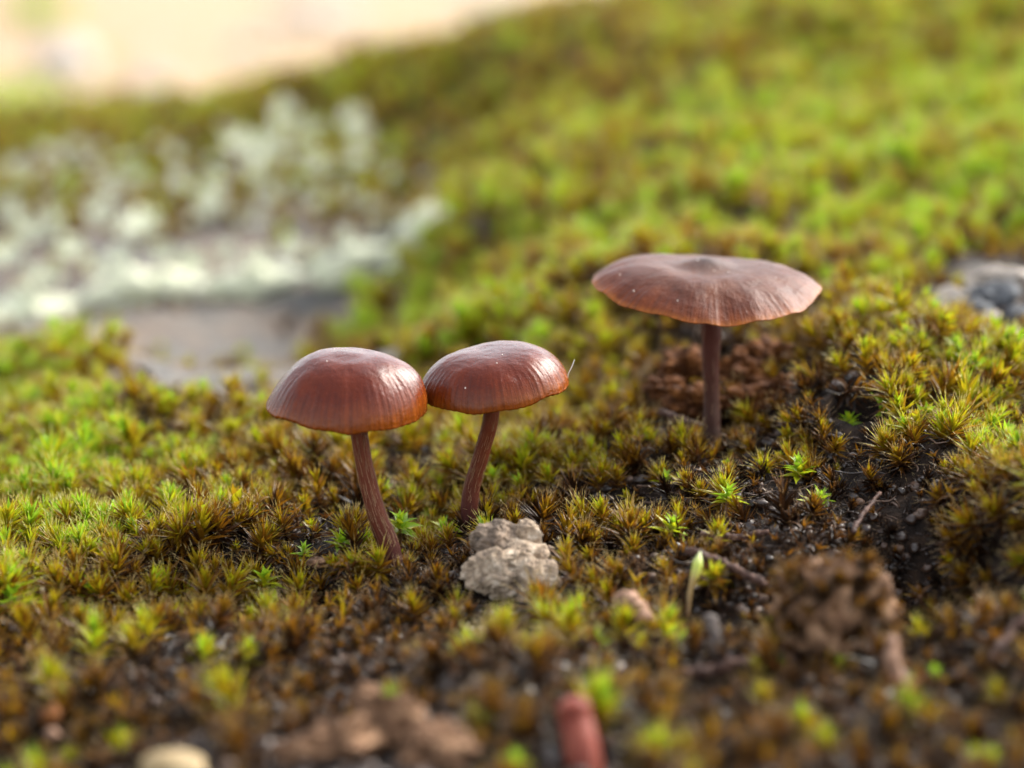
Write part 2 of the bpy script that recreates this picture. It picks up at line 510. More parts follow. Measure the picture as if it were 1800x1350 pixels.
def leaf(length, width, theta0, dtheta, phi, base, awn, r, segs=5, fold=0.35, twist=0.0):
    """a keeled, pointed leaf: verts, faces, along"""
    v, al = [], []
    p = np.array([0.0, 0.0]); th = theta0
    ca, sa = math.cos(phi), math.sin(phi)
    rad = np.array([ca, sa, 0.0]); side0 = np.array([-sa, ca, 0.0])
    prof = [0.55, 1.0, 0.92, 0.62, 0.24]
    body = length
    for i in range(segs):
        t = i / segs
        tang = rad * math.sin(th) + np.array([0, 0, math.cos(th)])
        nrm = rad * -math.cos(th) + np.array([0, 0, math.sin(th)])
        tw = twist * t
        side = side0 * math.cos(tw) + nrm * math.sin(tw)
        nn = nrm * math.cos(tw) - side0 * math.sin(tw)
        w = width * prof[min(i, 4)] * 0.5
        ctr = np.asarray(base) + rad * p[0] + np.array([0, 0, p[1]])
        v += [ctr - side * w + nn * w * fold, ctr - nn * w * fold * 0.3, ctr + side * w + nn * w * fold]
        al += [t] * 3
        step = body / segs
        p = p + step * np.array([math.sin(th), math.cos(th)])
        th += dtheta / segs
    v.append(np.asarray(base) + rad * p[0] + np.array([0, 0, p[1]]))
    al.append(0.93 if awn else 0.85)
    f = []
    for i in range(segs - 1):
        a = i * 3
        f += [(a, a + 1, a + 4, a + 3), (a + 1, a + 2, a + 5, a + 4)]
    a = (segs - 1) * 3
    n = len(v) - 1
    f += [(a, a + 1, n), (a + 1, a + 2, n)]
    if awn:                                  # drawn-out hair point
        th2 = th + r.uniform(-.2, .2)
        tip = v[n] + (rad * math.sin(th2) + np.array([0, 0, math.cos(th2)])) * length * awn
        hw = width * 0.10
        b0 = len(v)
        v += [v[n] - side0 * hw, v[n] + side0 * hw, tip]
        al += [0.95, 0.95, 1.0]
        f += [(b0, b0 + 1, b0 + 2)]
    return v, f, al

def shoot_geometry(kind, seed):
    """leaves of one moss shoot, standing on the origin; millimetres"""
    r = random.Random(seed)
    V, F, AL, AG, LR, AW = [], [], [], [], [], []
    if kind == 'star':
        n, hgt, L, W, t_in, t_out, curl, awn = r.randint(20, 26), r.uniform(1.5, 2.1), 1.25, 0.40, 8, 88, 30, 0.0
    elif kind == 'bristle':
        n, hgt, L, W, t_in, t_out, curl, awn = r.randint(58, 70), r.uniform(1.7, 2.3), 1.25, 0.235, 6, 98, 16, 0.34
    elif kind == 'plume':
        n, hgt, L, W, t_in, t_out, curl, awn = r.randint(50, 60), r.uniform(2.1, 2.8), 1.2, 0.255, 8, 86, 14, 0.22
    else:
        n, hgt, L, W, t_in, t_out, curl, awn = r.randint(26, 34), r.uniform(1.4, 2.2), 1.2, 0.22, 30, 105, 60, 0.12
    phi = r.uniform(0, 6.28)
    bx, by = r.uniform(-.3, .3), r.uniform(-.3, .3)
    for i in range(n):
        u = i / (n - 1)                      # 0 low on the stem .. 1 growing tip
        phi += 2.39996 + r.uniform(-.35, .35)
        zz = hgt * ({'star': .62, 'bristle': .42, 'plume': .22}.get(kind, .1) * (1 - u) + u) - 0.3
        th = math.radians(t_out + (t_in - t_out) * (u ** (1.3 if kind == 'star' else 0.95)) + r.uniform(-12, 12))
        ll = L * (0.55 + 0.6 * math.sin(math.pi * min(1, 0.25 + 0.62 * u))) * r.uniform(.8, 1.15)
        if kind == 'star':
            ll = L * (1.1 - 0.45 * u) * r.uniform(.85, 1.12)
        cu = math.radians(curl * (1 - 0.6 * u) * r.uniform(.2, 1.5))
        if kind == 'dead':
            cu = math.radians(r.uniform(-110, 140))
        if kind != 'dead' and r.random() < 0.10:
            cu *= -1.2
        base = (bx * u * u + 0.05 * math.cos(phi), by * u * u + 0.05 * math.sin(phi), zz)
        v, f, al = leaf(ll, W * r.uniform(.8, 1.2), th, cu, phi, base, awn * r.uniform(.4, 1.3), r, twist=r.uniform(-.5, .5) + (r.uniform(-2, 2) if kind == 'dead' else 0),
                        fold=0.55 if kind != 'star' else 0.4)
        o = len(V)
        V += v; F += [tuple(q + o for q in ff) for ff in f]; AL += al
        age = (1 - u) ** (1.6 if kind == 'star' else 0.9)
        AG += [age] * len(v); LR += [r.uniform(-1, 1)] * len(v); AW += [1.0 if awn else 0.25] * len(v)
    return np.array(V), F, dict(along=AL, age=AG, leaf_rand=LR, awn=AW), hgt, (bx, by)

def stem_geometry(hgt, bend, depth=1.5, rad=0.12):
    zs = np.linspace(-depth, hgt * 0.9, 7)
    u = np.clip(zs / hgt, 0, 1)
    path = np.stack([bend[0] * u * u, bend[1] * u * u, zs], 1)
    v, f, _, _ = tube(path, np.linspace(rad, rad * 0.7, 7), 6, rough=0.3, rsc=0.3, caps=True)
    return v, f

KINDS = ['star', 'star', 'star', 'bristle', 'bristle', 'bristle', 'bristle', 'plume', 'plume', 'plume', 'dead', 'dead', 'dead']
shoot_leaf_mesh, shoot_stem_mesh = [], []
src = bpy.data.collections.new('moss_sources')       # never linked to the scene: only instanced
for i, k in enumerate(KINDS):
    v, f, at_, hg, bend = shoot_geometry(k, 100 + i)
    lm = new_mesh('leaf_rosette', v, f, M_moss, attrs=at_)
    sv, sf = stem_geometry(hg, bend)
    sm = new_mesh('stem', sv, sf, M_stem)
    shoot_leaf_mesh.append(lm); shoot_stem_mesh.append(sm)
    both = new_mesh('moss_source', np.vstack([v, sv]), list(f) + [tuple(q + len(v) for q in ff) for ff in sf], M_moss,
                    attrs={k2: np.concatenate([vv, np.full(len(sv), 1.0 if k2 == 'age' else 0.0)]) for k2, vv in at_.items()})
    o = bpy.data.objects.new('moss_source_%02d' % i, both)
    src.objects.link(o)

def instancer_tree(name, collection):
    nt = bpy.data.node_groups.new(name, 'GeometryNodeTree')
    nt.interface.new_socket('Geometry', in_out='INPUT', socket_type='NodeSocketGeometry')
    nt.interface.new_socket('Geometry', in_out='OUTPUT', socket_type='NodeSocketGeometry')
    gi = nt.nodes.new('NodeGroupInput'); go = nt.nodes.new('NodeGroupOutput')
    ci = nt.nodes.new('GeometryNodeCollectionInfo')
    ci.inputs['Collection'].default_value = collection
    ci.inputs['Separate Children'].default_value = True
    ci.inputs['Reset Children'].default_value = True
    ip = nt.nodes.new('GeometryNodeInstanceOnPoints')
    ip.inputs['Pick Instance'].default_value = True
    def named(nm, typ):
        q = nt.nodes.new('GeometryNodeInputNamedAttribute')
        q.data_type = typ
        q.inputs['Name'].default_value = nm
        return next(s for s in q.outputs if s.enabled and s.name == 'Attribute')
    e = nt.nodes.new('FunctionNodeEulerToRotation')
    nt.links.new(named('rot', 'FLOAT_VECTOR'), e.inputs[0])
    nt.links.new(gi.outputs[0], ip.inputs['Points'])
    nt.links.new(ci.outputs[0], ip.inputs['Instance'])
    nt.links.new(named('idx', 'INT'), ip.inputs['Instance Index'])
    nt.links.new(e.outputs[0], ip.inputs['Rotation'])
    nt.links.new(named('scl', 'FLOAT'), ip.inputs['Scale'])
    nt.links.new(ip.outputs[0], go.inputs[0])
    return nt
GN_moss = instancer_tree('moss_spread', src)

def scatter(name, pos, rot, scl, idx, hue, tree, mat):
    me = bpy.data.meshes.new(name)
    me.vertices.add(len(pos))
    me.vertices.foreach_set('co', (np.asarray(pos) * S).ravel())
    for nm, typ, val, key in (('rot', 'FLOAT_VECTOR', rot, 'vector'), ('scl', 'FLOAT', scl, 'value'), ('idx', 'INT', idx, 'value'), ('hue', 'FLOAT', hue, 'value')):
        a = me.attributes.new(nm, typ, 'POINT')
        a.data.foreach_set(key, np.asarray(val).ravel())
    me.materials.append(mat)
    o = link(name, me)
    md = o.modifiers.new('spread', 'NODES')
    md.node_group = tree
    return o

def euler_to(dirv, spin):
    q = Vector(dirv).to_track_quat('Z', 'Y')
    return (q.to_matrix() @ Matrix.Rotation(spin, 3, 'Z')).to_euler()

# candidate points: jittered grid, finer where the photograph is sharp
def jitter_grid(x0, x1, y0, y1, step):
    xs = np.arange(x0, x1, step); ys = np.arange(y0, y1, step)
    X, Y = np.meshgrid(xs, ys)
    X = X + rng.uniform(-.5, .5, X.shape) * step; Y = Y + rng.uniform(-.5, .5, Y.shape) * step
    return np.stack([X.ravel(), Y.ravel()], 1)
cand = np.vstack([jitter_grid(-75, 75, 105, 262, 1.32), jitter_grid(-125, 135, 262, 455, 1.8)])
px_half = 0.26 * cand[:, 1] + 4
cand = cand[np.abs(cand[:, 0]) < px_half]
fl = moss_fields(cand[:, 0], cand[:, 1])
patch = vnoise(p3(cand[:, 0], cand[:, 1], 4.5), 61)
fl[:, 0] *= 1 - 0.30 * (1 - sstep(158, 182, cand[:, 1] + 6 * vnoise(p3(cand[:, 0], cand[:, 1], 9.0), 91)))
keep = rng.uniform(0, 1, len(cand)) < np.clip(fl[:, 0] * 1.15 - 0.12 + 0.45 * patch * (1 - fl[:, 0]), 0, 1) * np.where(cand[:, 1] > 235, 0.80, 0.95)
keep &= (np.hypot(cand[:, 0] - HOLE[0], cand[:, 1] - HOLE[1]) > 2.2) & ~((np.abs(cand[:, 0] - HOLE[0] + .2) < 1.9) & (cand[:, 1] < HOLE[1]) & (cand[:, 1] > HOLE[1] - 6))
cand, fl = cand[keep], fl[keep]
e = 0.4
z0 = height(cand[:, 0], cand[:, 1])
nx = -(height(cand[:, 0] + e, cand[:, 1]) - height(cand[:, 0] - e, cand[:, 1])) / (2 * e)
ny = -(height(cand[:, 0], cand[:, 1] + e) - height(cand[:, 0], cand[:, 1] - e)) / (2 * e)
nrm = np.stack([nx * 0.75, ny * 0.75, np.ones(len(cand))], 1)
nrm += rng.normal(0, 0.30, nrm.shape) * np.array([1, 1, 0.2])
nrm /= np.linalg.norm(nrm, axis=1)[:, None]
gloc = fl[:, 1] + 0.20 * fbm(p3(cand[:, 0], cand[:, 1], 5.0), 71, 2) + 0.14 * rng.normal(0, 1, len(cand))
fg = 1 - sstep(160, 190, cand[:, 1])
fresh = rng.uniform(0, 1, len(cand)) < (0.06 + 0.30 * fl[:, 1]) * (1 + 1.6 * vnoise(p3(cand[:, 0], cand[:, 1], 3.5), 83))
gloc = gloc * (1 - fg) + fg * np.where(fresh, 0.55 + 0.35 * rng.uniform(0, 1, len(cand)), gloc * 0.26)  # foreground hue lowered: browner shoots, plus near-camera shade put into their colour
hue = np.clip(gloc + 0.10 + 0.06 * sstep(200, 240, cand[:, 1]) + 0.20 * sstep(215, 250, cand[:, 1]) * rng.normal(0, 1, len(cand)), 0.0, 1.05)
u = rng.uniform(0, 1, len(cand))
idx = np.where(gloc > 0.86, np.where(u < .36, 0, np.where(u < .8, 3, 7)), np.where(gloc > 0.3, np.where(u < .16, 0, np.where(u < .66, 3, 7)), np.where(u < .45, 10, np.where(u < .8, 3, 7))))
sub = rng.integers(0, 12, len(cand))
idx = idx + np.where(idx == 0, sub % 3, np.where(idx == 3, sub % 4, np.where(idx == 7, sub % 3, sub % 3)))
scl = np.clip(rng.normal(1.0, 0.24, len(cand)), .5, 1.6) * (0.8 + 0.3 * fl[:, 0])
scl *= np.where((idx < 3), 0.95, 1.0) * (1 + 0.22 * fg)
pos = np.stack([cand[:, 0], cand[:, 1], z0 - 0.7], 1)
rot = np.array([euler_to(nv, s)[:] for nv, s in zip(nrm, rng.uniform(0, 6.28, len(cand)))])

dc = jitter_grid(-62, 64, 108, 236, 1.05)
dc = dc[np.abs(dc[:, 0]) < .25 * dc[:, 1] + 3]
df = moss_fields(dc[:, 0], dc[:, 1])
dead_ok = (rng.uniform(0, 1, len(dc)) < np.clip(1.0 - df[:, 0] + .35 * (1 - sstep(158, 182, dc[:, 1])), 0.0, .8)) & (np.hypot(dc[:, 0] - HOLE[0], dc[:, 1] - HOLE[1]) > 2.4)
rk = np.stack([np.hypot(dc[:, 0] - r[0], dc[:, 1] - r[1]) / q for r, q in zip(ROCK, ROCKR)], 1).min(1)
dead_ok &= rk > 1.0
dc = dc[dead_ok]
dn = np.stack([rng.normal(0, .8, len(dc)), rng.normal(0, .8, len(dc)), np.ones(len(dc))], 1)
dn /= np.linalg.norm(dn, axis=1)[:, None]
n_live = len(cand)
cand = np.vstack([cand, dc]); nrm = np.vstack([nrm, dn])
pos = np.vstack([pos, np.stack([dc[:, 0], dc[:, 1], height(dc[:, 0], dc[:, 1]) - .55], 1)])
rot = np.vstack([rot, np.array([euler_to(nv, q)[:] for nv, q in zip(dn, rng.uniform(0, 6.28, len(dc)))])])
idx = np.concatenate([idx, np.where(rng.uniform(0, 1, len(dc)) < .7, rng.integers(10, 13, len(dc)), rng.integers(3, 10, len(dc)))])
hue = np.concatenate([hue, np.clip(rng.normal(.03, .12, len(dc)), -.15, .42)])
scl = np.concatenate([scl, rng.uniform(.55, .95, len(dc))])

# keep the shoots off the mushroom stems, clods and sticks
CLEAR = [(at(690, 975, 188), 1.15), (at(824, 895, 193), 1.0), (at(1250, 775, 203), 1.1), (at(895, 1010, 183), 3.7), (at(895, 1060, 180), 2.6), (at(895, 1100, 176), 2.2), (at(1018, 1290, 150), 3.0), (at(640, 1280, 149.5), 4.6), (at(735, 1315, 147.5), 4.0), (at(545, 1320, 147.5), 3.2), (at(640, 1400, 142), 4.5), (at(305, 1345, 146.5), 3.2), (at(305, 1430, 141), 3.2), (at(1022, 1340, 146), 2.8), (at(1024, 1410, 141), 2.6),
         (at(1470, 1080, 168), 3.5), (at(1285, 880, 190), 1.0), (at(1405, 840, 191), 1.0)]
ok = np.ones(len(cand), bool)
for c3, rr in CLEAR:
    ok &= np.hypot(cand[:, 0] - c3[0], cand[:, 1] - c3[1]) > rr
pos, rot, scl, idx, hue, nrm = pos[ok], rot[ok], scl[ok], idx[ok], hue[ok], nrm[ok]

# the shoots that show largest and sharpest become individuals; the rest stay one mass per place
PX, PY, PD = project(pos + nrm * 2.2)
inside = (PX > 5) & (PX < 1795) & (PY > 560) & (PY < 1340) & (PD > 168) & (PD < 212)
tipz = pos[:, 2] + 2 * scl
score = np.where(inside, scl * (1.1 - np.abs(PD - 189) / 60) + 0.25 * (hue > .75) + 0.10 * (nrm[:, 1] < 0) , -9)
order = np.argsort(-score)
taken, cell = [], {}
for i in order:
    if score[i] < -1 or len(taken) >= 240:
        break
    key = (int(PX[i] // 46), int(PY[i] // 34))
    if key in cell:
        continue
    cell[key] = 1
    taken.append(i)
taken = np.array(taken)
rest = np.ones(len(pos), bool); rest[taken] = False
LAND = [('beside the domed mushroom', at(680, 960, 188)), ('at the foot of the glossy mushroom', at(825, 890, 193)),
        ('round the foot of the wide flat mushroom', at(1250, 780, 203)), ('beside the crumbly tan clod', at(900, 1000, 186)), ('on the mossy hummock beside the gravel', at(1680, 740, 192)),
        ('on the cushion below the grey slab', at(300, 860, 200)), ('on the cushion in front of the domed mushroom', at(350, 1020, 184)), ('near the thin twigs on dark soil', at(1290, 930, 184)),
        ('on the dark soil near the dead brown tuft', at(1500, 930, 180)), ('at the edge of the bare soil before the clod', at(700, 1080, 174)), ('between the touching pair and the flat mushroom', at(1050, 800, 203))]
for i in taken:
    k = KINDS[idx[i]]
    place = min(LAND, key=lambda q: np.hypot(*(q[1][:2] - pos[i][:2])))[0]
    tone = 'bright green' if hue[i] > .82 else 'yellow green' if hue[i] > .6 else 'olive brown' if hue[i] > .32 else 'rusty brown'
    form = {'star': 'starry', 'bristle': 'bristly', 'plume': 'feathery', 'dead': 'withered'}[k]
    form = ('leaning ' if nrm[i][2] < .88 else 'large ' if scl[i] > 1.3 else 'upright ' if nrm[i][2] > .97 else '') + form
    o = link('moss_shoot', None, loc=pos[i])
    o.empty_display_size = 0.001
    o.rotation_euler = rot[i]
    o.scale = (scl[i],) * 3
    tag(o, '%s %s moss shoot %s' % (tone, form, place), 'moss shoot', 'moss shoots ' + place + ', ' + tone + ' ' + form)
    a = link('leaf_rosette', shoot_leaf_mesh[idx[i]], o)
    a['hue'] = float(hue[i])
    link('stem', shoot_stem_mesh[idx[i]], o)

region = np.where(PD < 262, np.where(PX < 700, 0, np.where((PX > 1330) & (PD > 176), 2, 1)), np.where((PX < 830) & (PD > 300), 4, 3))
RN = ['low bristly moss cushions sloping down from the grey slab', 'patchy tawny moss over dark soil round the mushrooms', 'rounded yellow green moss hummock beside the gravel',
      'tall soft bank of bright green moss behind the flat mushroom', 'olive moss ridge above the lichen covered rock']
for k, lab in enumerate(RN):
    s = rest & (region == k)
    o = scatter('moss', pos[s], rot[s], scl[s] * (1.25 if k == 3 else 1.1 if k == 4 else 1.0), idx[s], hue[s], GN_moss, M_moss)
    tag(o, lab, 'moss', kind='stuff')
print('moss shoots', len(pos), 'individual', len(taken))

# single shoots that the photograph shows plainly, leaf by leaf
r_ = random.Random(5)
hv, hf, hal = leaf(1.0, 0.30, 0.0, 0.5, 0.0, (0, 0, 0), 0.0, r_, fold=0.45)
HERO_LEAF = []
for q in range(3):
    hv, hf, hal = leaf(1.0, 0.34 + .04 * q, 0.0, 0.35 + 0.25 * q, 0.0, (0, 0, 0), 0.0, r_, fold=0.45, twist=(-.3, 0, .3)[q])
    HERO_LEAF.append(new_mesh('leaf', hv, hf, M_moss, attrs=dict(along=hal, age=np.zeros(len(hv)), leaf_rand=np.full(len(hv), -.5 + .5 * q), awn=np.full(len(hv), .3))))
def hero_shoot(px, py, base_py, size, label, hue_v, lean=(0, 0), n=20, seed=0, d=None):
    size *= 1.25
    r = random.Random(seed)
    head = at(px, py, d) if d else None
    b = on_ground(px, base_py, -0.6)
    if head is None:
        q = project(b)[2]
        head = at(px, py, q - 0.4)
    o = link('moss_shoot', None, loc=b)
    o.empty_display_size = 0.001
    tag(o, label, 'moss shoot', 'single green moss shoots')
    top = head - b
    path = catmull([(0, 0, -1), top * 0.45 + np.array([lean[0], lean[1], 0]), top], 8)
    sv, sf, _, _ = tube(path, np.linspace(.17, .12, 8), 8, rough=.35, rsc=.3)
    link('stem', new_mesh('stem', sv, sf, M_stem), o)
    axis_ = path[-1] - path[-2]; axis_ /= np.linalg.norm(axis_)
    qm = Vector(axis_).to_track_quat('Z', 'Y').to_matrix()
    phi = r.uniform(0, 6)
    for i in range(n):
        u = i / (n - 1)
        phi += 2.39996
        th = math.radians(80 - 72 * u ** 1.2 + r.uniform(-8, 8))
        L = size * (1.15 - 0.5 * u) * r.uniform(.85, 1.1)
        lf = link('leaf', HERO_LEAF[i % 3], o)
        mat3 = qm @ Matrix.Rotation(phi, 3, 'Z') @ Matrix.Rotation(th, 3, 'Y')
        lf.rotation_euler = mat3.to_euler()
        lf.scale = (L, L, L)
        lf.location = Vector((top + axis_ * (u - 0.9) * size * 0.5) * S)
        lf['hue'] = hue_v - (1 - u) * 0.22
hero_shoot(1405, 822, 880, 1.45, 'upright bright green star shaped moss shoot on dark soil near the burrow', 1.0, (.1, 0), 20, 1)
hero_shoot(1281, 868, 930, 1.15, 'lime green moss shoot raised on a bare rusty stalk', 1.0, (-.2, 0), 20, 2)
hero_shoot(1492, 742, 775, 1.2, 'small bright moss shoot just below the dark burrow', 1.0, (.2, 0), 18, 3)
hero_shoot(1563, 722, 760, 1.5, 'spiky bright green shoot leaning over the burrow from the hummock', 1.0, (-.3, 0), 22, 4)
hero_shoot(1170, 842, 880, 1.0, 'little bright green rosette on the tawny moss below the flat mushroom', .95, (0, 0), 16, 5)
hero_shoot(703, 920, 965, 1.5, 'vivid green shoot tucked behind the domed mushroom stem', .98, (0, .4), 18, 6)
hero_shoot(600, 950, 985, 1.25, 'vivid green shoot next to the withered sprig by the domed mushroom', .98, (-.2, 0), 18, 7)
hero_shoot(535, 968, 1000, .9, 'small deep green rosette in the dark hollow', 1.0, (0, 0), 18, 8)
hero_shoot(465, 1020, 1060, 1.5, 'yellow green tufted shoot leaning out of the dark hollow', .88, (-.2, 0), 24, 9)
hero_shoot(1183, 925, 965, 1.3, 'pale green slanting shoot among brown bristles near the horizontal twig', .95, (-.3, 0), 20, 10)
hero_shoot(1440, 880, 915, 1.4, 'bright green pair of spread rosettes beneath the hummock', .98, (-.2, 0), 22, 11)
hero_shoot(175, 975, 1020, 1.6, 'tall yellow green shoot standing above the cushion before the domed mushroom', .9, (.1, 0), 24, 12)
hero_shoot(22, 1055, 1110, 1.9, 'large lime green starry shoot at the edge of the cushion', 1.0, (.1, 0), 22, 13)
hero_shoot(160, 1040, 1080, 1.5, 'lime shoot with long pointed leaves beside the large starry shoot', .95, (.1, 0), 20, 14)

# ------------------------------------------------------------------ mushrooms
def cap_material(name, dull):
    m = MT(name)
    rad = m.attr('rad'); phi = m.attr('phi')
    vec = m.coord(1000.0)
    nb = m.noise(vec, 0.55, 4); nf = m.noise(vec, 7.0, 5, .65)
    # polar texture for the radial streaks of the margin
    cb = m.n('ShaderNodeCombineXYZ')
    m.l(m.math('MULTIPLY', phi, 9.0), cb.inputs[0]); m.l(m.math('MULTIPLY', rad, 1.1), cb.inputs[1])
    st = m.noise(cb.outputs[0], 1.9, 4, .6)
    base = m.ramp(rad, [(0.0, (0.058, 0.0090, 0.0040)), (0.6, (0.074, 0.0100, 0.0028)), (0.86, (0.092, 0.0115, 0.0016)), (0.96, (0.125, 0.021, 0.002)), (1.0, (0.17, 0.038, 0.004))]) if not dull else \
        m.ramp(rad, [(0.0, (0.030, 0.010, 0.0055)), (0.25, (0.060, 0.0190, 0.0075)), (0.62, (0.066, 0.0165, 0.0055)), (0.86, (0.075, 0.0145, 0.0035)), (0.955, (0.11, 0.022, 0.003)), (1.0, (0.20, 0.055, 0.006))])
    dark = m.ramp(st, [(0.36, (0.62, 0.58, 0.6)), (0.52, (1, 1, 1)), (0.68, (1.4, 1.4, 1.1))])
    edge = m.ramp(rad, [(0.70 if not dull else 0.5, (0, 0, 0)), (0.985, (1, 1, 1))])
    c = m.mix(m.math('MULTIPLY', edge, 0.85), base, m.mix(1.0, base, dark, 'MULTIPLY'))
    c = m.mix(0.55, c, m.mix(1.0, c, m.ramp(nb, [(0.3, (0.5, 0.5, 0.55)), (0.5, (1.0, 1.0, 1.0)), (0.66, (1.45, 1.7, 1.6))]), 'MULTIPLY'))
    bm = m.bump(nf, 0.05 if not dull else 0.06, 0.5)
    bm = m.bump(m.math('MULTIPLY', st, edge), 0.16, 0.75, bm)
    bm = m.bump(m.noise(vec, 1.3, 3), 0.16, 0.6, bm)
    rg = m.math('MULTIPLY_ADD', m.noise(vec, 3.0, 4), 0.22, 0.14 if not dull else 0.34)
    m.set(Base_Color=c, Roughness=rg, Normal=bm)
    m.b.inputs['Specular IOR Level'].default_value = 0.17 if not dull else 0.19
    m.b.inputs['Subsurface Weight'].default_value = 0.08
    m.b.inputs['Subsurface Radius'].default_value = (0.8, 0.25, 0.1)
    m.b.inputs['Subsurface Scale'].default_value = 0.5 * S
    m.b.inputs['Coat Weight'].default_value = 0.14 if not dull else 0.0
    m.b.inputs['Coat Roughness'].default_value = 0.18
    return m.m
M_cap = cap_material('mushroom_cap_moist', False)
M_cap_dull = cap_material('mushroom_cap_flat', True)

m = MT('mushroom_gill')
m.set(Base_Color=m.ramp(m.noise(m.coord(1000.0), 1.5), [(0.3, (0.16, 0.075, 0.03)), (0.7, (0.30, 0.17, 0.075))]), Roughness=0.6)
M_gill = m.m

def stipe_material(name, dark):
    m = MT(name)
    cb = m.n('ShaderNodeCombineXYZ')
    m.l(m.math('MULTIPLY', m.attr('around'), 44.0), cb.inputs[0]); m.l(m.math('MULTIPLY', m.attr('along'), 9.0), cb.inputs[1])
    st = m.noise(cb.outputs[0], 1.0, 5, .65)
    vec = m.coord(1000.0)
    low = m.attr('along')
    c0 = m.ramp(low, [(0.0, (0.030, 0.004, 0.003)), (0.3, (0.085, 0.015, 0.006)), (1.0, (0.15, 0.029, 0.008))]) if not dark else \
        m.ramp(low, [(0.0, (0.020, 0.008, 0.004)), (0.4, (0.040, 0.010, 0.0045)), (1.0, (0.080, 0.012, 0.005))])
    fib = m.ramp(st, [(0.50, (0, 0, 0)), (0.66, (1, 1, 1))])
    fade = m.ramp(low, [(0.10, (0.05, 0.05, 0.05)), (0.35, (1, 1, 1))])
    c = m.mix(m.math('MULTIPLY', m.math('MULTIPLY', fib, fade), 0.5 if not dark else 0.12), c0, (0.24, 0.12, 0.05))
    bm = m.bump(st, 0.09, 0.8, m.bump(m.noise(vec, 6.0, 4), 0.04, 0.6))
    m.set(Base_Color=c, Roughness=0.55, Normal=bm)
    m.b.inputs['Specular IOR Level'].default_value = 0.15
    m.b.inputs['Subsurface Weight'].default_value = 0.1
    m.b.inputs['Subsurface Scale'].default_value = 0.4 * S
    return m.m
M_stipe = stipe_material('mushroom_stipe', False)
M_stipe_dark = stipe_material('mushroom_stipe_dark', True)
m = MT('pale_fibril')
m.set(Base_Color=(0.22, 0.115, 0.05), Roughness=0.6)
M_fib = m.m
m = MT('white_speck')
m.set(Base_Color=(0.75, 0.68, 0.6), Roughness=0.5)
M_speck = m.m

def cap_mesh(R, H, prof, outline, wave, nphi=260, ns=84, stri=60, stri_amp=0.05, seed=0, mat=None, edge_th=0.5, ustem=0.9):
    ph = np.linspace(0, 2 * math.pi, nphi, endpoint=False)
    rows, rads = [], []
    out = 1 + sum(a * np.cos(k * ph + q) for k, a, q in outline)
    out = out + 0.006 * vnoise(np.stack([np.cos(ph) * 9, np.sin(ph) * 9, np.full(nphi, seed)], 1), seed)
    s_top = np.sin(np.linspace(0, math.pi / 2, ns))
    for s in s_top:
        z = prof(s, ph) * H + wave(s, ph)
        x = s * R * out * np.cos(ph); y = s * R * out * np.sin(ph)
        st = np.cos(stri * ph + 1.5 * vnoise(np.stack([np.cos(ph) * 4, np.sin(ph) * 4, np.full(nphi, 3.3)], 1), seed + 2)) * (0.55 + 0.45 * vnoise(np.stack([np.cos(ph) * 7, np.sin(ph) * 7, np.full(nphi, 1.3)], 1), seed + 4))
        z = z + stri_amp * st * sstep(0.62, 0.97, s)
        bump = 0.05 * fbm(np.stack([x / 1.8, y / 1.8, np.full(nphi, 0.0)], 1), seed + 5, 3) * (0.4 + s)
        rows.append(np.stack([x, y, z + bump], 1)); rads.append(np.full(nphi, s))
    rim = rows[-1]
    # rolled margin and underside
    for (fr, dz, rr) in ((1.004, -0.10, 1.0), (0.998, -0.24, 1.0), (0.975, -0.34, .99), (0.94, -0.30, .97), (0.86, -0.02, .9), (0.7, 0.30, .8), (0.45, 0.45, .7), (0.2, 0.5, .6), (0.02, 0.5, .5)):
        mz = rim[:, 2].mean()
        lowz = rim[:, 2] * fr + mz * (1 - fr)
        rows.append(np.stack([rim[:, 0] * fr, rim[:, 1] * fr, lowz + dz * edge_th * 2 * ustem], 1)); rads.append(np.full(nphi, rr))
    v = np.vstack(rows)
    f = grid_faces(len(rows), nphi, wrap=True)
    phis = np.tile(np.minimum(ph, 2 * math.pi - ph) if False else ph, len(rows))
    # seamless "around" coordinate: fold the angle so both sides of the seam agree at the back of the cap
    fold = np.abs(((phis - math.pi / 2 + math.pi) % (2 * math.pi)) - math.pi)
    signed = np.where(np.cos(phis) > 0, fold, -fold * 1.0 - 0.0)
    me = new_mesh('cap', v, f, mat, attrs={'rad': np.concatenate(rads), 'phi': np.where(np.cos(phis) >= 0, fold, 6.3 - fold)})
    return me, rim

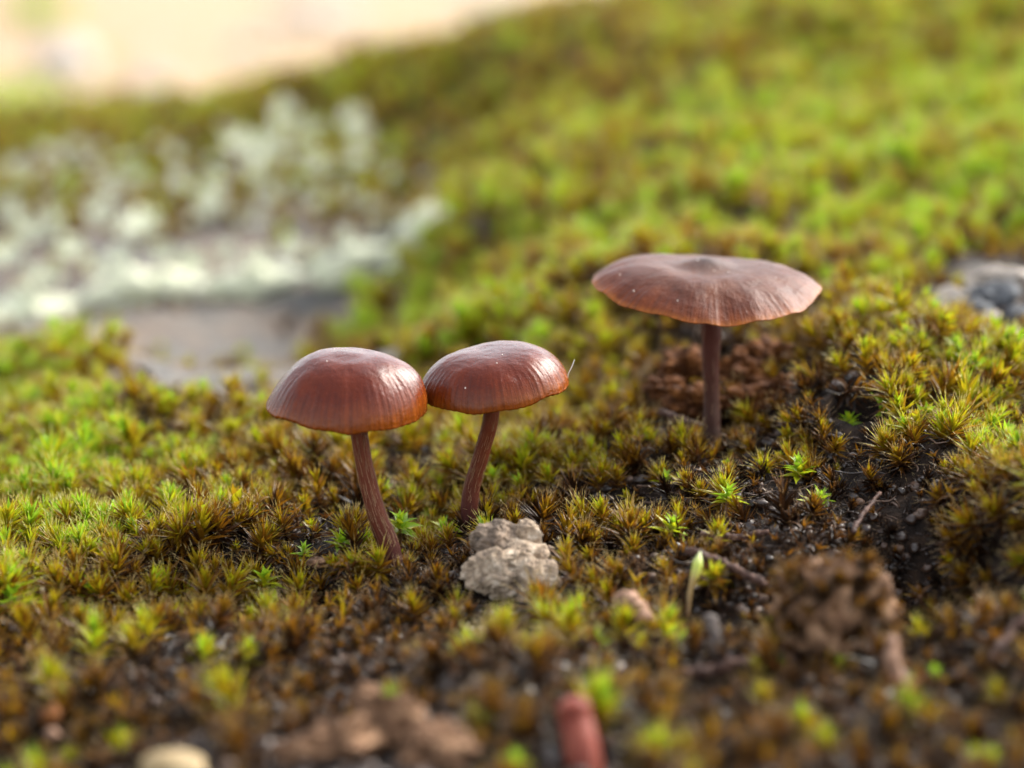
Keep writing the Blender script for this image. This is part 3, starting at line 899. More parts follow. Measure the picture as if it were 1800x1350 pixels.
def mushroom(label, rim_px, d, R, H, tilt, roll, prof, outline, wave, stem_pts, stem_r, capmat, stipemat, seed, stri, stri_amp, edge_th, fibrils, specks, ngill=46):
    base = at(*stem_pts[-1])
    root = link('mushroom', None, loc=base)
    root.empty_display_size = 0.002
    tag(root, label, 'mushroom', 'brown mushrooms growing from the moss')
    cpos = at(rim_px[0], rim_px[1], d)
    me, rim = cap_mesh(R, H, prof, outline, wave, stri=stri, stri_amp=stri_amp, seed=seed, mat=capmat, edge_th=edge_th)
    cap = link('cap', me, root, cpos - base)
    cap.rotation_euler = (Matrix.Rotation(math.radians(roll), 3, 'Y') @ Matrix.Rotation(math.radians(tilt), 3, 'X')).to_euler()
    # gills: thin plates from the stem towards the margin, following the rim's rise and fall
    for i in range(ngill):
        a = 2 * math.pi * i / ngill
        j = int(round(a / (2 * math.pi) * len(rim))) % len(rim)
        rr = math.hypot(rim[j][0], rim[j][1]); zr = rim[j][2]
        zm = rim[:, 2].mean()
        prof_ = [(0.12, 0.42, -0.9), (0.4, 0.4, -0.55), (0.7, 0.25, -0.5), (0.9, -0.12, -0.42), (0.965, -0.26, -0.36)]
        gv_, th = [], 0.05
        for (fr, zt, zb) in prof_:
            lz = zr * fr + zm * (1 - fr)
            for sgn in (-1, 1):
                gv_ += [(rr * fr, sgn * th, lz + zt * edge_th * 1.6), (rr * fr, sgn * th, lz + zb * max(edge_th, .35) * 1.15)]
        gf = []
        for k in range(len(prof_) - 1):
            o = k * 4
            gf += [(o, o + 4, o + 5, o + 1), (o + 2, o + 3, o + 7, o + 6), (o + 1, o + 5, o + 7, o + 3)]
        g = link('gill', new_mesh('gill', gv_, gf, M_gill, smooth=False), cap)
        g.rotation_euler = (0, 0, a)
    # stipe
    path = catmull([at(*q) for q in stem_pts][::-1], 60) - base
    rr = np.interp(np.linspace(0, 1, 60), np.linspace(0, 1, len(stem_r)), stem_r[::-1])
    v, f, uu, vv = tube(path, rr, 40, rough=0.05, rsc=0.7, seed=seed + 8)
    vv = np.abs(vv * 2 - 1)
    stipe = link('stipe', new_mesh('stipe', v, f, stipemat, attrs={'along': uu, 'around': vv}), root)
    t, a_, b_ = frames(path)
    FV, FF = [], []
    r = random.Random(seed)
    for k in range(fibrils):
        i0 = r.randint(9, 52); ln = r.randint(3, 7)
        ang = r.uniform(0, 6.283)
        seg = []
        for i in range(i0, min(59, i0 + ln)):
            dirv = a_[i] * math.cos(ang) + b_[i] * math.sin(ang)
            seg.append(path[i] + dirv * (rr[i] * 1.03 + (0.02 if i < i0 + ln - 2 else 0.05 * r.random())))
            ang += r.uniform(-.05, .05)
        if len(seg) < 3:
            continue
        v, f, _, _ = tube(np.array(seg), np.linspace(.014, .007, len(seg)), 4, caps=False)
        o = len(FV)
        FV += v.tolist(); FF += [tuple(q + o for q in ff) for ff in f]
    if FV:
        fo = link('fibril_coat', new_mesh('fibril_coat', FV, FF, M_fib), stipe)
        fo['kind'] = 'stuff'
    # pale grains stuck to the cap
    vs_ = np.array([q.co[:] for q in me.vertices]) / S
    for k in range(specks):
        s, p_ = r.uniform(.1, .9), r.uniform(math.pi * 1.05, math.pi * 1.95) if r.random() < .8 else r.uniform(0, 6.28)
        row = int(np.clip(math.asin(s) / (math.pi / 2) * 83, 1, 82)); colj = int(p_ / 6.2832 * 260) % 260
        q = vs_[row * 260 + colj]
        v, f = lump((0.03 + 0.035 * r.random(),) * 3, 1, .3, .8, k)
        link('speck', new_mesh('speck', v + q, f, M_speck), cap)
    return root

def cosd(ph, deg):
    return np.cos(ph - math.radians(deg))

def prof1(s, ph):
    q = 0.68 - 0.25 * cosd(ph, 5)
    return np.clip(1 - s ** 2.7, 0, 1) ** q * (1 - .02 * np.exp(-((s - .25) / .12) ** 2))
def wave1(s, ph):
    return 0.14 * s ** 2 * np.cos(3 * ph + 1.0) - 0.04 * np.exp(-((s - .12) / .2) ** 2) + 0.05 * s ** 5 * np.cos(11 * ph) + 0.26 * np.exp(-((ph - 5.75) / .25) ** 2) * sstep(.5, 1, s) * -1 + 0.12 * s * np.cos(2 * ph + .6)
mushroom('domed reddish brown mushroom with a tall hemispherical cap, of the touching pair', (608, 713), 188.6, 5.68, 4.0, 6.5, 2.5, prof1,
         [(2, .015, .4), (3, .012, 1.2), (5, .008, .3)], wave1,
         [(624, 690, 188.6), (630, 755, 189), (643, 830, 188.6), (661, 900, 188.2), (680, 950, 188), (694, 1000, 188)], np.array([16, 14.5, 15, 16.5, 18.5, 20]) / 24.6,
         M_cap, M_stipe, 3, 58, 0.045, 0.42, 240, 2)

def prof2(s, ph):
    q = 0.62 - 0.10 * cosd(ph, 10)
    return np.clip(1 - s ** 3.1, 0, 1) ** q
def wave2(s, ph):
    return 0.13 * s ** 2 * np.cos(3 * ph + 2.2) + 0.10 * s * np.cos(2 * ph - .5) - 0.07 * np.exp(-((s - .1) / .25) ** 2) + 0.05 * s ** 5 * np.cos(9 * ph + 1)
mushroom('smaller reddish brown mushroom with a glossy flattened cap, of the touching pair', (868, 682), 192.0, 5.36, 3.0, 7.0, -6.0, prof2,
         [(2, .02, .2), (3, .01, 2.2), (4, .006, .3)], wave2,
         [(866, 670, 192), (863, 735, 192), (846, 800, 192.6), (829, 860, 193), (823, 920, 193)], np.array([14.5, 13.5, 13.5, 14.5, 16]) / 24.1,
         M_cap, M_stipe, 11, 62, 0.035, 0.40, 150, 4)

def prof3(s, ph):
    return (1 - s ** 3.6) * 1.0
def wave3(s, ph):
    um = 0.36 * np.exp(-(s / .20) ** 2) - 0.26 * np.exp(-((s - .30) / .18) ** 2) + .05 * np.sin(9 * s + 3 * np.sin(ph)) * s
    return um + 0.62 * s ** 2 * np.cos(2 * ph + .1) + 0.10 * s ** 2 * np.cos(3 * ph - .6) + 0.09 * s ** 4 * np.cos(7 * ph + 1) + 0.05 * s ** 6 * np.cos(17 * ph + 2) + 0.16 * sstep(.5, .97, s) * np.cos(15 * ph + 2 * np.sin(2 * ph)) * .35
mushroom('wide flat chestnut mushroom with a nippled centre and orange edge, standing alone', (1240, 511), 204.5, 8.72, 2.25, 6.0, 2.2, prof3,
         [(2, .012, .2), (3, .012, 2.2), (7, .006, .3), (11, .006, 1.0)], wave3,
         [(1247, 520, 204.5), (1250, 585, 204.5), (1249, 645, 204.3), (1251, 700, 204), (1251, 750, 203.5), (1253, 800, 203)], np.array([19, 17.5, 14.5, 13.5, 15.5, 18]) / 22.7,
         M_cap_dull, M_stipe_dark, 23, 90, 0.035, 0.22, 60, 8, 60)

m = MT('fine_hair')
m.set(Base_Color=(0.7, 0.66, 0.6), Roughness=0.4)
v, f, _, _ = tube(catmull([at(996, 670, 191.8), at(999, 657, 191.5), at(1005, 645, 191.3), at(1010, 632, 191.2)], 14), np.linspace(.05, .025, 14), 6)
tag(link('hair', new_mesh('hair', v, f, m.m)), 'fine pale hair sticking out from the edge of the glossy cap', 'hair')

# ------------------------------------------------------------------ stones, clods, chips, twigs
def crumb_material(name, lo, mid, hi, sc=1.2, rough=0.8, bump=0.25):
    m = MT(name)
    vec = m.coord(1000.0)
    n1 = m.noise(vec, sc, 6, .65); n2 = m.noise(vec, sc * 5, 5, .7)
    c = m.ramp(n1, [(0.30, lo), (0.5, mid), (0.68, hi)])
    c = m.mix(0.5, c, m.mix(1.0, c, m.ramp(n2, [(0.35, (0.5, 0.5, 0.5)), (0.62, (1.5, 1.5, 1.5))]), 'MULTIPLY'))
    m.set(Base_Color=c, Roughness=rough, Normal=m.bump(n2, bump * .5, .9, m.bump(n1, bump, .8)))
    m.b.inputs['Specular IOR Level'].default_value = 0.2
    return m.m
M_clod = crumb_material('tan_clod', (0.12, 0.09, 0.07), (0.33, 0.25, 0.175), (0.50, 0.42, 0.33), 1.1)
M_clod_dark = crumb_material('grey_clod', (0.06, 0.048, 0.04), (0.18, 0.135, 0.10), (0.36, 0.27, 0.195), 1.1)
M_bark = crumb_material('bark', (0.03, 0.016, 0.009), (0.14, 0.073, 0.038), (0.36, 0.215, 0.125), .8)
M_rust = crumb_material('rusty_earth', (0.02, 0.007, 0.003), (0.10, 0.034, 0.008), (0.24, 0.092, 0.022), .9)
M_beige = crumb_material('beige_stone', (0.20, 0.14, 0.065), (0.28, 0.205, 0.105), (0.35, 0.27, 0.15), .6, .6)
M_red = crumb_material('red_stalk', (0.12, 0.020, 0.011), (0.17, 0.036, 0.021), (0.24, 0.07, 0.043), .5, .5, .1)
M_chip = crumb_material('wood_chip', (0.12, 0.06, 0.035), (0.24, 0.135, 0.085), (0.34, 0.21, 0.14), .8, .6)
M_twig = crumb_material('twig', (0.02, 0.010, 0.007), (0.060, 0.027, 0.018), (0.14, 0.075, 0.05), 1.4, .5)
M_greytwig = crumb_material('grey_twig', (0.05, 0.04, 0.036), (0.11, 0.088, 0.078), (0.19, 0.15, 0.13), 1.4, .5)
M_gravel_pale = crumb_material('pale_gravel', (0.19, 0.155, 0.13), (0.30, 0.26, 0.22), (0.42, 0.38, 0.33), .8, .8)
M_gravel_dark = crumb_material('dark_gravel', (0.03, 0.032, 0.036), (0.065, 0.07, 0.078), (0.15, 0.155, 0.16), .8, .7)
M_gravel_mid = crumb_material('mid_gravel', (0.09, 0.09, 0.09), (0.17, 0.168, 0.165), (0.27, 0.26, 0.245), .8, .7)

def stone(name, px, py, d, radii_px, mat, label, cat, group=None, seed=0, sub=4, amp=.22, sc=.7, rz=0.0, depth=None, **kw):
    k = d / FPX
    rx, rz_ = radii_px[0] * k, radii_px[1] * k
    ry = (depth or (radii_px[0] + radii_px[1]) / 2) * k
    v, f = lump((rx, ry, rz_), sub, amp, sc, seed, **kw)
    o = link(name, new_mesh(name, v, f, mat), loc=at(px, py, d))
    o.rotation_euler = (0, 0, rz)
    tag(o, label, cat, group)
    return o

# the crumbly clod in front of the pair: a cracked body with two knobs
croot = link('clod', None, loc=at(895, 1055, 183.0)); croot.empty_display_size = .002
tag(croot, 'crumbly tan and grey clod with a cracked knobbly top, before the touching pair', 'clod')
for (px, py, d, rx, rz_, sd_, mt) in ((895, 998, 183.0, 80, 56, 5, M_clod), (873, 948, 183.3, 44, 40, 8, M_clod_dark), (927, 945, 183.6, 27, 32, 12, M_clod), (852, 1000, 181.6, 40, 44, 17, M_clod), (940, 1022, 181.2, 44, 42, 15, M_clod)):
    k = d / FPX
    v, f = lump((rx * k, rx * k * .8, rz_ * k), 6 if rx > 30 else 5,   .17, .42, sd_, octaves=7, pits=.20, cuts=9)
    link('lump', new_mesh('lump', v, f, mt), croot, at(px, py, d) - at(895, 1055, 183.0))

stone('clod', 622, 992, 187.2, (13, 12), M_bark, 'tiny brown crumb at the foot of the domed mushroom', 'clod', seed=3, pits=.1)
stone('clod', 560, 988, 187.5, (22, 9), M_bark, 'thin curled brown bark flake in the dark hollow', 'bark flake', seed=4, pits=.1, rz=.4)
stone('clod', 88, 1258, 157, (17, 18), M_rust, 'orange crumb sitting on dark soil beyond the beige stone', 'clod', seed=6, amp=.3)
stone('clod', 92, 1290, 155, (13, 10), M_chip, 'small pinkish crumb just below the orange crumb', 'clod', seed=7, amp=.3)
stone('stone', 305, 1352, 146, (60, 34), M_beige, 'smooth beige rounded stone half buried at the soil edge', 'stone', seed=2, sub=4, amp=.08)
for i, (px, py, d, rx, rz_) in enumerate(((600, 1300, 149, 75, 45), (680, 1260, 151, 60, 50), (760, 1318, 148, 70, 48), (525, 1318, 148, 55, 22), (640, 1225, 155, 32, 22))):
    stone('bark_chunk', px, py, d, (rx, rz_), M_bark, ['broad flaking brown bark chunk next to the beige stone', 'ridged bark chunk topmost in the pile of bark', 'rounded bark chunk beside the red stalk stub',
          'flat orange brown bark strip lying beside the bark pile', 'small pale tipped bark piece behind the bark pile'][i], 'bark', 'bark pieces on the soil', seed=30 + i, sub=5, amp=.34, sc=.42, octaves=6, pits=.3, cuts=7)

# stub of a red stalk
v, f, uu, vv = tube(catmull([at(1006, 1232, 150), at(1012, 1265, 150), at(1022, 1310, 149.5), at(1030, 1370, 149)], 24), np.r_[[.80], np.linspace(.95, .98, 3), np.linspace(.98, 1.06, 20)], 20, rough=.03, rsc=1.2)
tag(link('stalk_stub', new_mesh('stalk_stub', v, f, M_red)), 'pinkish red broken stalk stub poking out of the moss', 'stalk')

def stick(pts, rads, mat, label, cat='twig', seed=0, name='twig', rough=.3):
    path = catmull([at(*q) for q in pts], 40)
    rads = np.asarray(rads, float) * (.85 if name == 'twig' else 1)
    path = path + 0.10 * np.stack([vnoise(path / 1.1 + 5 * k, seed + k) for k in range(3)], 1)
    rr = np.interp(np.linspace(0, 1, 40), np.linspace(0, 1, len(rads)), rads)
    path = path + 0.16 * np.stack([vnoise(path / .5 + 9 * k, seed + 40 + k) for k in range(3)], 1) * (np.mean(rads) / .35)
    v, f, _, _ = tube(path, rr, 12, rough=rough * 1.7, rsc=.35, seed=seed)
    return tag(link(name, new_mesh(name, v, f, mat)), label, cat)
stick([(1232, 938, 184.3), (1268, 944, 184), (1300, 945, 183.6), (1350, 938, 183)], [.30, .36, .30, .25], M_twig, 'knobbly brown twig lying level below the raised lime shoot', seed=1)
stick([(1205, 968, 179), (1250, 980, 178.4), (1290, 998, 177.5), (1345, 1030, 176)], [.28, .34, .36, .3], M_twig, 'reddish twig slanting down towards the dead brown tuft', seed=2)
stick([(1250, 1080, 167), (1256, 1120, 166.5), (1266, 1185, 166)], [.45, .5, .4], M_greytwig, 'grey upright twig stump over a dark gap', seed=3)
stick([(1175, 1190, 163), (1280, 1172, 163), (1395, 1160, 164)], [.4, .5, .45], M_twig, 'dull brown twig lying across the foot of the grey twig', seed=4)
stick([(1566, 1118, 158), (1572, 1160, 157.5), (1582, 1200, 157)], [.42, .5, .45], M_chip, 'pale tan stick end beside the dead brown tuft', seed=5)
stick([(1560, 1195, 156.5), (1590, 1205, 156.3), (1622, 1192, 156.4)], [.4, .42, .3], M_rust, 'orange brown twig lying across the pale stick end', seed=6)
stick([(1545, 868, 186.5), (1520, 900, 184), (1500, 935, 182)], [.16, .22, .2], M_twig, 'thin dark stem hanging down from the hummock', seed=7)
stick([(1085, 1052, 172), (1112, 1070, 171.5), (1140, 1098, 171)], [.5, .85, .4], M_chip, 'pinkish tan wood chip on dark soil beyond the red stub', 'wood chip', 8, 'wood_chip', .25)
stick([(490, 1318, 148), (540, 1310, 148.3), (600, 1300, 148.6)], [.5, .6, .4], M_rust, 'orange bark sliver lying on the bark pile', 'bark', 9, 'bark_sliver', .25)
stick([(1155, 722, 206), (1190, 738, 205), (1235, 752, 204)], [.3, .4, .3], M_twig, 'dark twig leaning on the flat mushroom stem', seed=10)
stick([(1740, 1160, 160), (1790, 1100, 162), (1850, 1040, 163)], [.3, .35, .3], M_twig, 'dark twig rising out of the soil below the hummock', seed=11)

# green tipped sprout
m = MT('sprout')
m.set(Base_Color=m.ramp(m.attr('along'), [(0.0, (0.12, 0.06, 0.02)), (0.55, (0.26, 0.17, 0.04)), (0.8, (0.36, 0.42, 0.05)), (1, (0.45, 0.5, 0.25))]), Roughness=.4)
path = catmull([at(1208, 1085, 176), at(1213, 1040, 176.3), at(1222, 1010, 176.6), at(1231, 970, 177)], 24)
v, f, uu, vv = tube(path, np.interp(np.linspace(0, 1, 24), [0, .4, .6, .85, 1], [.2, .18, .3, .36, .05]), 10)
tag(link('sprout', new_mesh('sprout', v, f, m.m, attrs={'along': uu})), 'slender sprout with a pale green tip and brown stalk', 'sprout')

# rusty earth lumps behind the flat mushroom stem
for i, (px, py, d, rx, rz_) in enumerate(((1205, 645, 217, 44, 30), (1300, 660, 215, 52, 28), (1350, 632, 217, 42, 28), (1215, 706, 209.5, 50, 28), (1320, 706, 209.5, 46, 24), (1385, 682, 208.5, 36, 26), (1170, 682, 213, 30, 18))):
    stone('earth_lump', px, py, d, (rx, rz_), M_rust, ['high rusty earth lump in the shade of the flat cap', 'rusty earth lump in the middle of the heap behind the stem', 'rusty earth lump next to the mossy hummock', 'big rusty earth lump touching the dark twig', 'low rusty earth lump at the foot of the heap', 'rusty earth lump furthest up the hummock side', 'small rusty earth crumb at the tip of the dark twig'][i], 'clod', 'rusty earth lumps behind the flat mushroom', seed=50 + i, sub=5, amp=.55, sc=.4, octaves=6, pits=.4)

# gravel between hummock and bank
GR = [(1665, 520, 233, 26, 18, 'p'), (1705, 545, 230, 30, 22, 'd'), (1755, 520, 233, 34, 24, 'd'), (1790, 490, 237, 30, 26, 'p'), (1745, 480, 238, 24, 16, 'p'), (1640, 560, 227, 30, 14, 'p'), (1600, 545, 229, 26, 12, 'p'),
      (1680, 580, 226, 24, 16, 'm'), (1730, 580, 226, 22, 18, 'm'), (1790, 555, 229, 24, 18, 'd'), (1770, 585, 225, 20, 14, 'p'), (1725, 610, 222, 24, 18, 'd'), (1783, 620, 220, 22, 17, 'w'), (1755, 640, 218, 20, 14, 'd'),
      (1795, 655, 217, 24, 14, 'm'), (1830, 600, 224, 28, 20, 'p'), (1840, 540, 231, 30, 20, 'm'), (1650, 535, 231, 20, 12, 'm'), (1710, 515, 234, 20, 14, 'm'), (1790, 590, 224, 16, 12, 'w'), (1615, 575, 225, 16, 9, 'm'), (1680, 495, 237, 16, 12, 'd'), (1740, 555, 229, 16, 12, 'w')]
GM = {'p': (M_gravel_pale, 'pale buff'), 'd': (M_gravel_dark, 'dark blue grey'), 'm': (M_gravel_mid, 'mid grey'), 'w': (M_gravel_pale, 'small whitish')}
for i, (px, py, d, rx, rz_, k) in enumerate(GR):
    stone('gravel_stone', px, py + 6, d, (rx * 1.3, rz_ * 1.3), GM[k][0], '%s gravel stone between the hummock and the green bank' % GM[k][1], 'stone', '%s gravel stones beside the hummock' % GM[k][1], seed=70 + i, sub=4, amp=.22, sc=.6, octaves=5, pits=.12, cuts=7)

# dead brown tuft on the soil
v0, f0 = lump((3.6, 3.0, 3.2), 5, .35, .5, 77, ridged=True, pits=.15)
troot = link('dead_moss_tuft', new_mesh('dead_moss_tuft', v0, f0, M_bark), loc=at(1465, 1075, 167))
tag(troot, 'shaggy dead brown moss tuft standing on the bare soil', 'dead moss')
r = random.Random(9)
TV, TF, TA = [], [], dict(along=[], age=[], leaf_rand=[], awn=[])
for k in range(90):
    i = 10 + k % 3
    gv_, gf_, ga_, _, _ = shoot_geometry('dead' if k % 4 else 'plume', 300 + k % 9)
    dv = Vector((r.uniform(-1, 1), r.uniform(-1, .6), r.uniform(-.2, 1.2))).normalized()
    R3 = np.array(dv.to_track_quat('Z', 'Y').to_matrix() @ Matrix.Rotation(r.uniform(0, 6), 3, 'Z'))
    ctr = np.array(dv) * np.array([3.3, 2.7, 3.0])
    w = (gv_ * r.uniform(.5, .8)) @ R3.T + ctr * .92
    o = len(TV)
    TV += w.tolist(); TF += [tuple(q + o for q in ff) for ff in gf_]
    for kk in TA:
        TA[kk] += list(ga_[kk])
tl_ = link('withered_leaves', new_mesh('withered_leaves', TV, TF, M_moss, attrs=TA), troot)
tl_['hue'] = 0.20
tl_['kind'] = 'stuff'

# withered sprig beside the domed mushroom
gv_, gf_, ga_, hg, bend = shoot_geometry('plume', 411)
sroot = link('withered_sprig', None, loc=at(628, 990, 187.4)); sroot.empty_display_size = .001
tag(sroot, 'tall withered brown moss sprig leaning against the domed mushroom stem', 'moss sprig')
a = link('leaf_rosette', new_mesh('leaf_rosette', gv_ * np.array([1.1, 1.1, 1.5]), gf_, M_moss, attrs=ga_), sroot); a['hue'] = .28
sv, sf = stem_geometry(hg * 1.5, bend); link('stem', new_mesh('stem', sv, sf, M_stem), sroot)
sroot.rotation_euler = (0, math.radians(-8), 0)

# ------------------------------------------------------------------ soil crumbs and dead fibres (too many to count)
csrc = bpy.data.collections.new('crumb_sources')
m = MT('soil_crumb')
hv_ = m.attr('hue', 'INSTANCER')
m.set(Base_Color=m.ramp(hv_, [(0, (0.010, 0.006, 0.004)), (.5, (0.035, 0.019, 0.012)), (.82, (0.10, 0.055, 0.033)), (1, (0.22, 0.13, 0.08))]), Roughness=m.math('MULTIPLY_ADD', hv_, .25, .28))
M_crumb = m.m
for i in range(4):
    v, f = lump((.5, .42, .36), 2, .4, .6, 200 + i)
    csrc.objects.link(bpy.data.objects.new('crumb_source_%d' % i, new_mesh('crumb_source', v, f, M_crumb)))
for i in range(4):
    rr = random.Random(i)
    pts = [np.array([k * .7 - 1.4, rr.uniform(-.35, .35), rr.uniform(-.1, .3)]) for k in range(5)]
    v, f, _, _ = tube(catmull(pts, 12), np.interp(np.linspace(0, 1, 12), [0, .5, 1], [.05, .085, .03]), 6, rough=.3, rsc=.3)
    csrc.objects.link(bpy.data.objects.new('crumb_source_%d' % (4 + i), new_mesh('crumb_source', v, f, M_crumb)))
GN_crumb = instancer_tree('crumb_spread', csrc)
cc = jitter_grid(-60, 62, 112, 232, 0.72)
cc = cc[np.abs(cc[:, 0]) < .25 * cc[:, 1] + 3]
cf = moss_fields(cc[:, 0], cc[:, 1])[:, 0]
cc = cc[(rng.uniform(0, 1, len(cc)) < np.clip(1.05 - cf * .9, 0.12, 1)) & (np.hypot(cc[:, 0] - HOLE[0], cc[:, 1] - HOLE[1]) > 2.5)]
cz = height(cc[:, 0], cc[:, 1])
cr = np.stack([rng.uniform(-.4, .4, len(cc)), rng.uniform(-.4, .4, len(cc)), rng.uniform(0, 6.28, len(cc))], 1)
ci_ = np.where(rng.uniform(0, 1, len(cc)) < .5, rng.integers(0, 4, len(cc)), rng.integers(4, 8, len(cc)))
co = scatter('soil_crumbs', np.stack([cc[:, 0], cc[:, 1], cz + .1], 1), cr, rng.uniform(.35, 1.15, len(cc)) ** 1.4, ci_, np.clip(rng.beta(1.6, 2.6, len(cc)), 0, 1), GN_crumb, M_crumb)
tag(co, 'dark wet soil crumbs and dead fibres between the moss', 'soil', kind='stuff')

# ------------------------------------------------------------------ lichen ledge and lichen pads on the rock at the back
m = MT('lichen')
vec = m.coord(1000.0)
n1 = m.noise(vec, .35, 5); n2 = m.noise(vec, 1.6, 4)
c = m.ramp(n1, [(0.3, (0.38, 0.40, 0.25)), (0.5, (0.56, 0.58, 0.41)), (0.7, (0.70, 0.71, 0.57))])
m.set(Base_Color=c, Roughness=.8, Normal=m.bump(n2, .5, .9))
M_lichen = m.m
ledge_pts = [(-120, 575, 318), (60, 550, 322), (230, 512, 326), (420, 500, 327), (590, 472, 323), (710, 428, 316), (795, 380, 306)]
cuts = [0, 1.5, 2.7, 3.6, 4.7, 6]
lp = catmull([at(*q) for q in ledge_pts], 121)
LBL = ['beneath the thickest lichen pads', 'in the middle of the ledge under the mossy rock', 'with a pinkish worn top above the grey slab', 'beside the first shoots of the green bank', 'running up under the green bank']
for i in range(5):
    seg = lp[int(cuts[i] * 20):int(cuts[i + 1] * 20) + 1]
    n = len(seg)
    rr = 2.1 * np.sqrt(np.clip(np.sin(np.linspace(0.12, math.pi - .12, n)), .1, 1))
    v, f, _, _ = tube(seg, rr, 28, rough=.55, rsc=1.9, seed=90 + i)
    v[:, 1] = seg[:, 1].mean() + (v[:, 1] - seg[:, 1].mean()) * 1.0
    tag(link('ledge_stone', new_mesh('ledge_stone', v, f, M_lichen)), 'pale lichen crusted ledge stone ' + LBL[i], 'stone', 'lichen crusted ledge stones')

def lichen_mesh(seed):
    r = random.Random(seed)
    nphi, ns = 40, 7
    ph = np.linspace(0, 2 * math.pi, nphi, endpoint=False)
    k = r.randint(5, 8)
    out = 1 + .22 * np.cos(k * ph + r.uniform(0, 6)) + .12 * np.cos((2 * k + 1) * ph + r.uniform(0, 6)) + .12 * np.cos(2 * ph + r.uniform(0, 6))
    rows = []
    for s in np.linspace(0.02, 1, ns):
        z = 0.30 * s ** 2 + 0.20 * s ** 2 * np.cos((k + 2) * ph + r.uniform(0, .5)) + .1 * (1 - s)
        rows.append(np.stack([s * out * np.cos(ph), s * out * np.sin(ph), z], 1))
    top = np.vstack(rows)
    bot = np.vstack([np.stack([s * out * np.cos(ph), s * out * np.sin(ph), rows[i][:, 2] - .12 * (1.2 - s)], 1) for i, s in list(enumerate(np.linspace(0.02, 1, ns)))[::-1]])
    v = np.vstack([top, bot])
    f = grid_faces(2 * ns, nphi, wrap=True)
    return new_mesh('lichen', v, f, M_lichen)
LM = [lichen_mesh(i) for i in range(5)]
rl = random.Random(44)
spots = [(100, 520, 26), (170, 505, 22), (215, 490, 30), (290, 480, 24), (340, 500, 30), (400, 478, 22), (455, 492, 26), (515, 470, 24), (560, 480, 20), (610, 452, 26), (665, 440, 20), (705, 415, 24), (745, 400, 20),
         (30, 320, 30), (60, 350, 34), (140, 285, 30), (110, 300, 24), (180, 290, 20), (245, 345, 28), (50, 440, 34), (95, 430, 30), (250, 430, 44), (130, 470, 30), (375, 385, 34), (500, 230, 30), (420, 280, 30), (460, 290, 36), (490, 270, 24),
         (620, 240, 34), (640, 270, 34), (630, 310, 32), (480, 370, 34), (560, 385, 32), (590, 360, 20), (775, 255, 26), (690, 340, 26), (720, 270, 22), (310, 300, 22), (20, 390, 26), (320, 350, 24), (400, 250, 18), (545, 260, 24), (560, 320, 22),
         (450, 330, 22), (180, 400, 28), (15, 480, 36), (70, 520, 30), (40, 575, 60), (690, 495, 30), (200, 340, 20), (340, 420, 22), (620, 380, 22), (530, 300, 26), (90, 390, 26), (280, 280, 18)]
spots += [(rl.uniform(-30, 790), 0, rl.uniform(9, 17)) for _ in range(75)]
spots = [(px, py or rl.uniform(max(225, 300 - px * .1), 470 - .08 * px), q) for px, py, q in spots]
for i, (px, py, rpx) in enumerate(spots):
    p = ray_ground(px, py, 255)
    d = project(p)[2]
    o = link('lichen', LM[i % 5], loc=p + np.array([0, -1.5, 2.6]))
    k = rpx * d / FPX * (.62 + .2 * math.sin(i * 12.9))
    o.scale = (k, k, k * 1.1)
    e_ = 3.0
    gxn = -(base_height([p[0] + e_], [p[1]]) - base_height([p[0] - e_], [p[1]]))[0] / (2 * e_)
    gyn = -(base_height([p[0]], [p[1] + e_]) - base_height([p[0]], [p[1] - e_]))[0] / (2 * e_)
    o.rotation_euler = euler_to((gxn + .3 * math.sin(i * 2.1), gyn - .9 + .3 * math.sin(i * 1.3), 1.0), i * 1.7)
    where = ('on the ledge before the rock' if py > 435 or (px > 600 and py > 395) else 'on the mossy rock just above the ledge' if py > 375 else 'midway up the mossy rock' if py > 300 else 'high on the mossy rock below the ridge') + (' by the green bank' if px > 560 else '')
    tag(o, ('large' if rpx > 33 else 'small pale' if rpx > 17 else 'tiny pale') + ' lichen pad ' + where, 'lichen', ('large' if rpx > 33 else 'small' if rpx > 17 else 'tiny') + ' lichen pads ' + where)

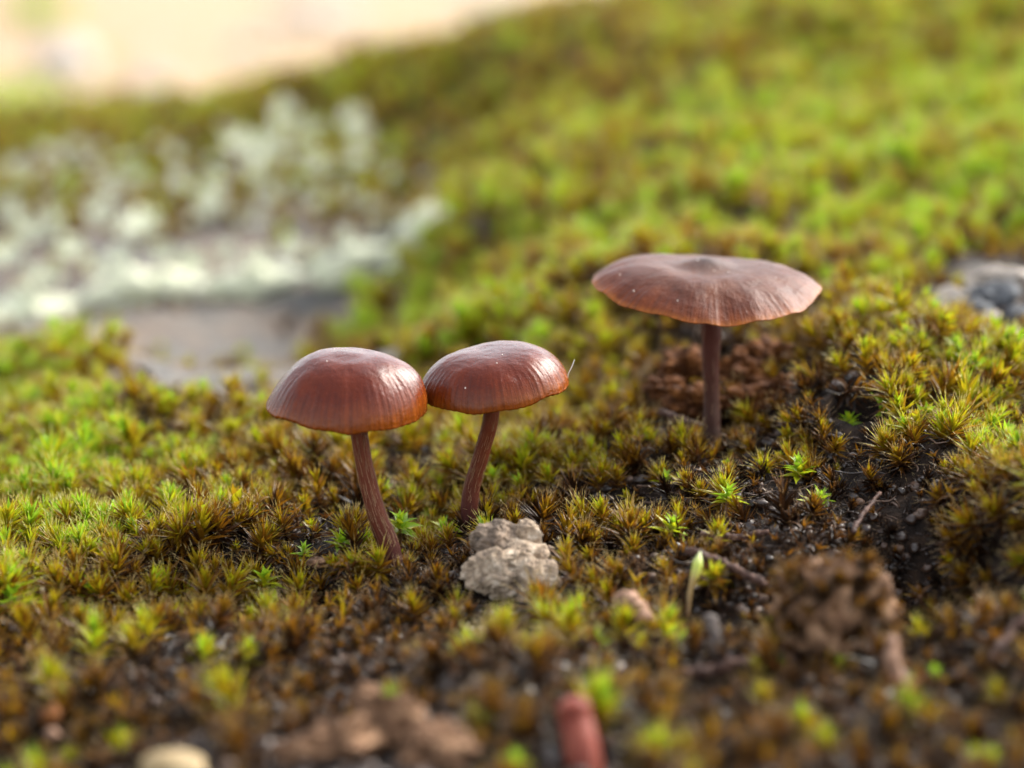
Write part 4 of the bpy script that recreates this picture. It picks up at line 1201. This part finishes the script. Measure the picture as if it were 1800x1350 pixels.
# ------------------------------------------------------------------ beyond the ridge: pale stones and a grass tuft on the sand
M_white = crumb_material('white_stone', (0.34, 0.30, 0.27), (0.42, 0.385, 0.35), (0.50, 0.47, 0.44), .06, .8, 1.0)
M_greystone = crumb_material('grey_stone', (0.22, 0.19, 0.18), (0.33, 0.29, 0.27), (0.45, 0.40, 0.37), .06, .8, 1.0)  # greyer rock than the white stones
def far_stone(px, py, rx, rz_, mat, label, seed):
    d = 1150.0
    for _ in range(30):
        p = at(px, py, d); g = base_height([p[0]], [p[1]])[0]
        d *= 1 - 0.5 * (g + rz_ * d / FPX * .6 - p[2]) / max(40, CAM[2] - p[2] + 1e-3)
        d = float(np.clip(d, 560, 3000))
    stone('stone', px, py, d, (rx, rz_), mat, label, 'stone', 'pale stones beyond the ridge', seed=seed, sub=4, amp=.15, sc=.8)
far_stone(115, 112, 55, 42, M_white, 'chalk white rounded stone beyond the ridge next to grass', 1)
far_stone(270, 150, 40, 18, M_greystone, 'low grey stone lying behind the ridge', 2)
far_stone(560, 30, 90, 26, M_white, 'long whitish stone lying on the far sand', 3)
far_stone(440, 85, 30, 16, M_greystone, 'small grey stone on the far sand', 4)
far_stone(880, 15, 70, 20, M_white, 'flat whitish stone just past the ridge crest', 5)

m = MT('grass_blade')
m.set(Base_Color=(0.16, 0.24, 0.02), Roughness=.5)
tr = m.n('ShaderNodeBsdfTranslucent'); tr.inputs['Color'].default_value = (0.35, 0.5, 0.04, 1)
mx = m.n('ShaderNodeMixShader'); mx.inputs[0].default_value = .45
m.l(m.b.outputs[0], mx.inputs[1]); m.l(tr.outputs[0], mx.inputs[2]); m.l(mx.outputs[0], m.out.inputs['Surface'])
M_grass = m.m
def grass_tuft(px, py, d, size, label, seed):
    r = random.Random(seed)
    p = at(px, py, d)
    p[2] = base_height([p[0]], [p[1]])[0]
    root = link('grass_tuft', None, loc=p); root.empty_display_size = .01
    tag(root, label, 'grass', 'grass tufts on the far sand')
    lv = [leaf(1.0, .16, 0.1, .9, 0, (0, 0, 0), 0, r), leaf(1.0, .13, .15, 1.5, 0, (0, 0, 0), 0, r)]
    ms = [new_mesh('blade', a_[0], a_[1], M_grass) for a_ in lv]
    for k in range(46):
        b = link('blade', ms[k % 2], root)
        b.rotation_euler = (r.uniform(-.6, .6), r.uniform(-.6, .6), r.uniform(0, 6.28))
        b.location = Vector((r.gauss(0, .35), r.gauss(0, .35), 0)) * size * S
        q = size * r.uniform(.7, 1.3)
        b.scale = (q, q, q)
grass_tuft(15, 190, 900, 24, 'bright green grass tuft beside the chalk white stone', 1)
grass_tuft(60, 10, 2600, 40, 'small green grass tuft far out on the sand', 2)
grass_tuft(180, 90, 1500, 8, 'tiny grass tuft behind the chalk white stone', 3)
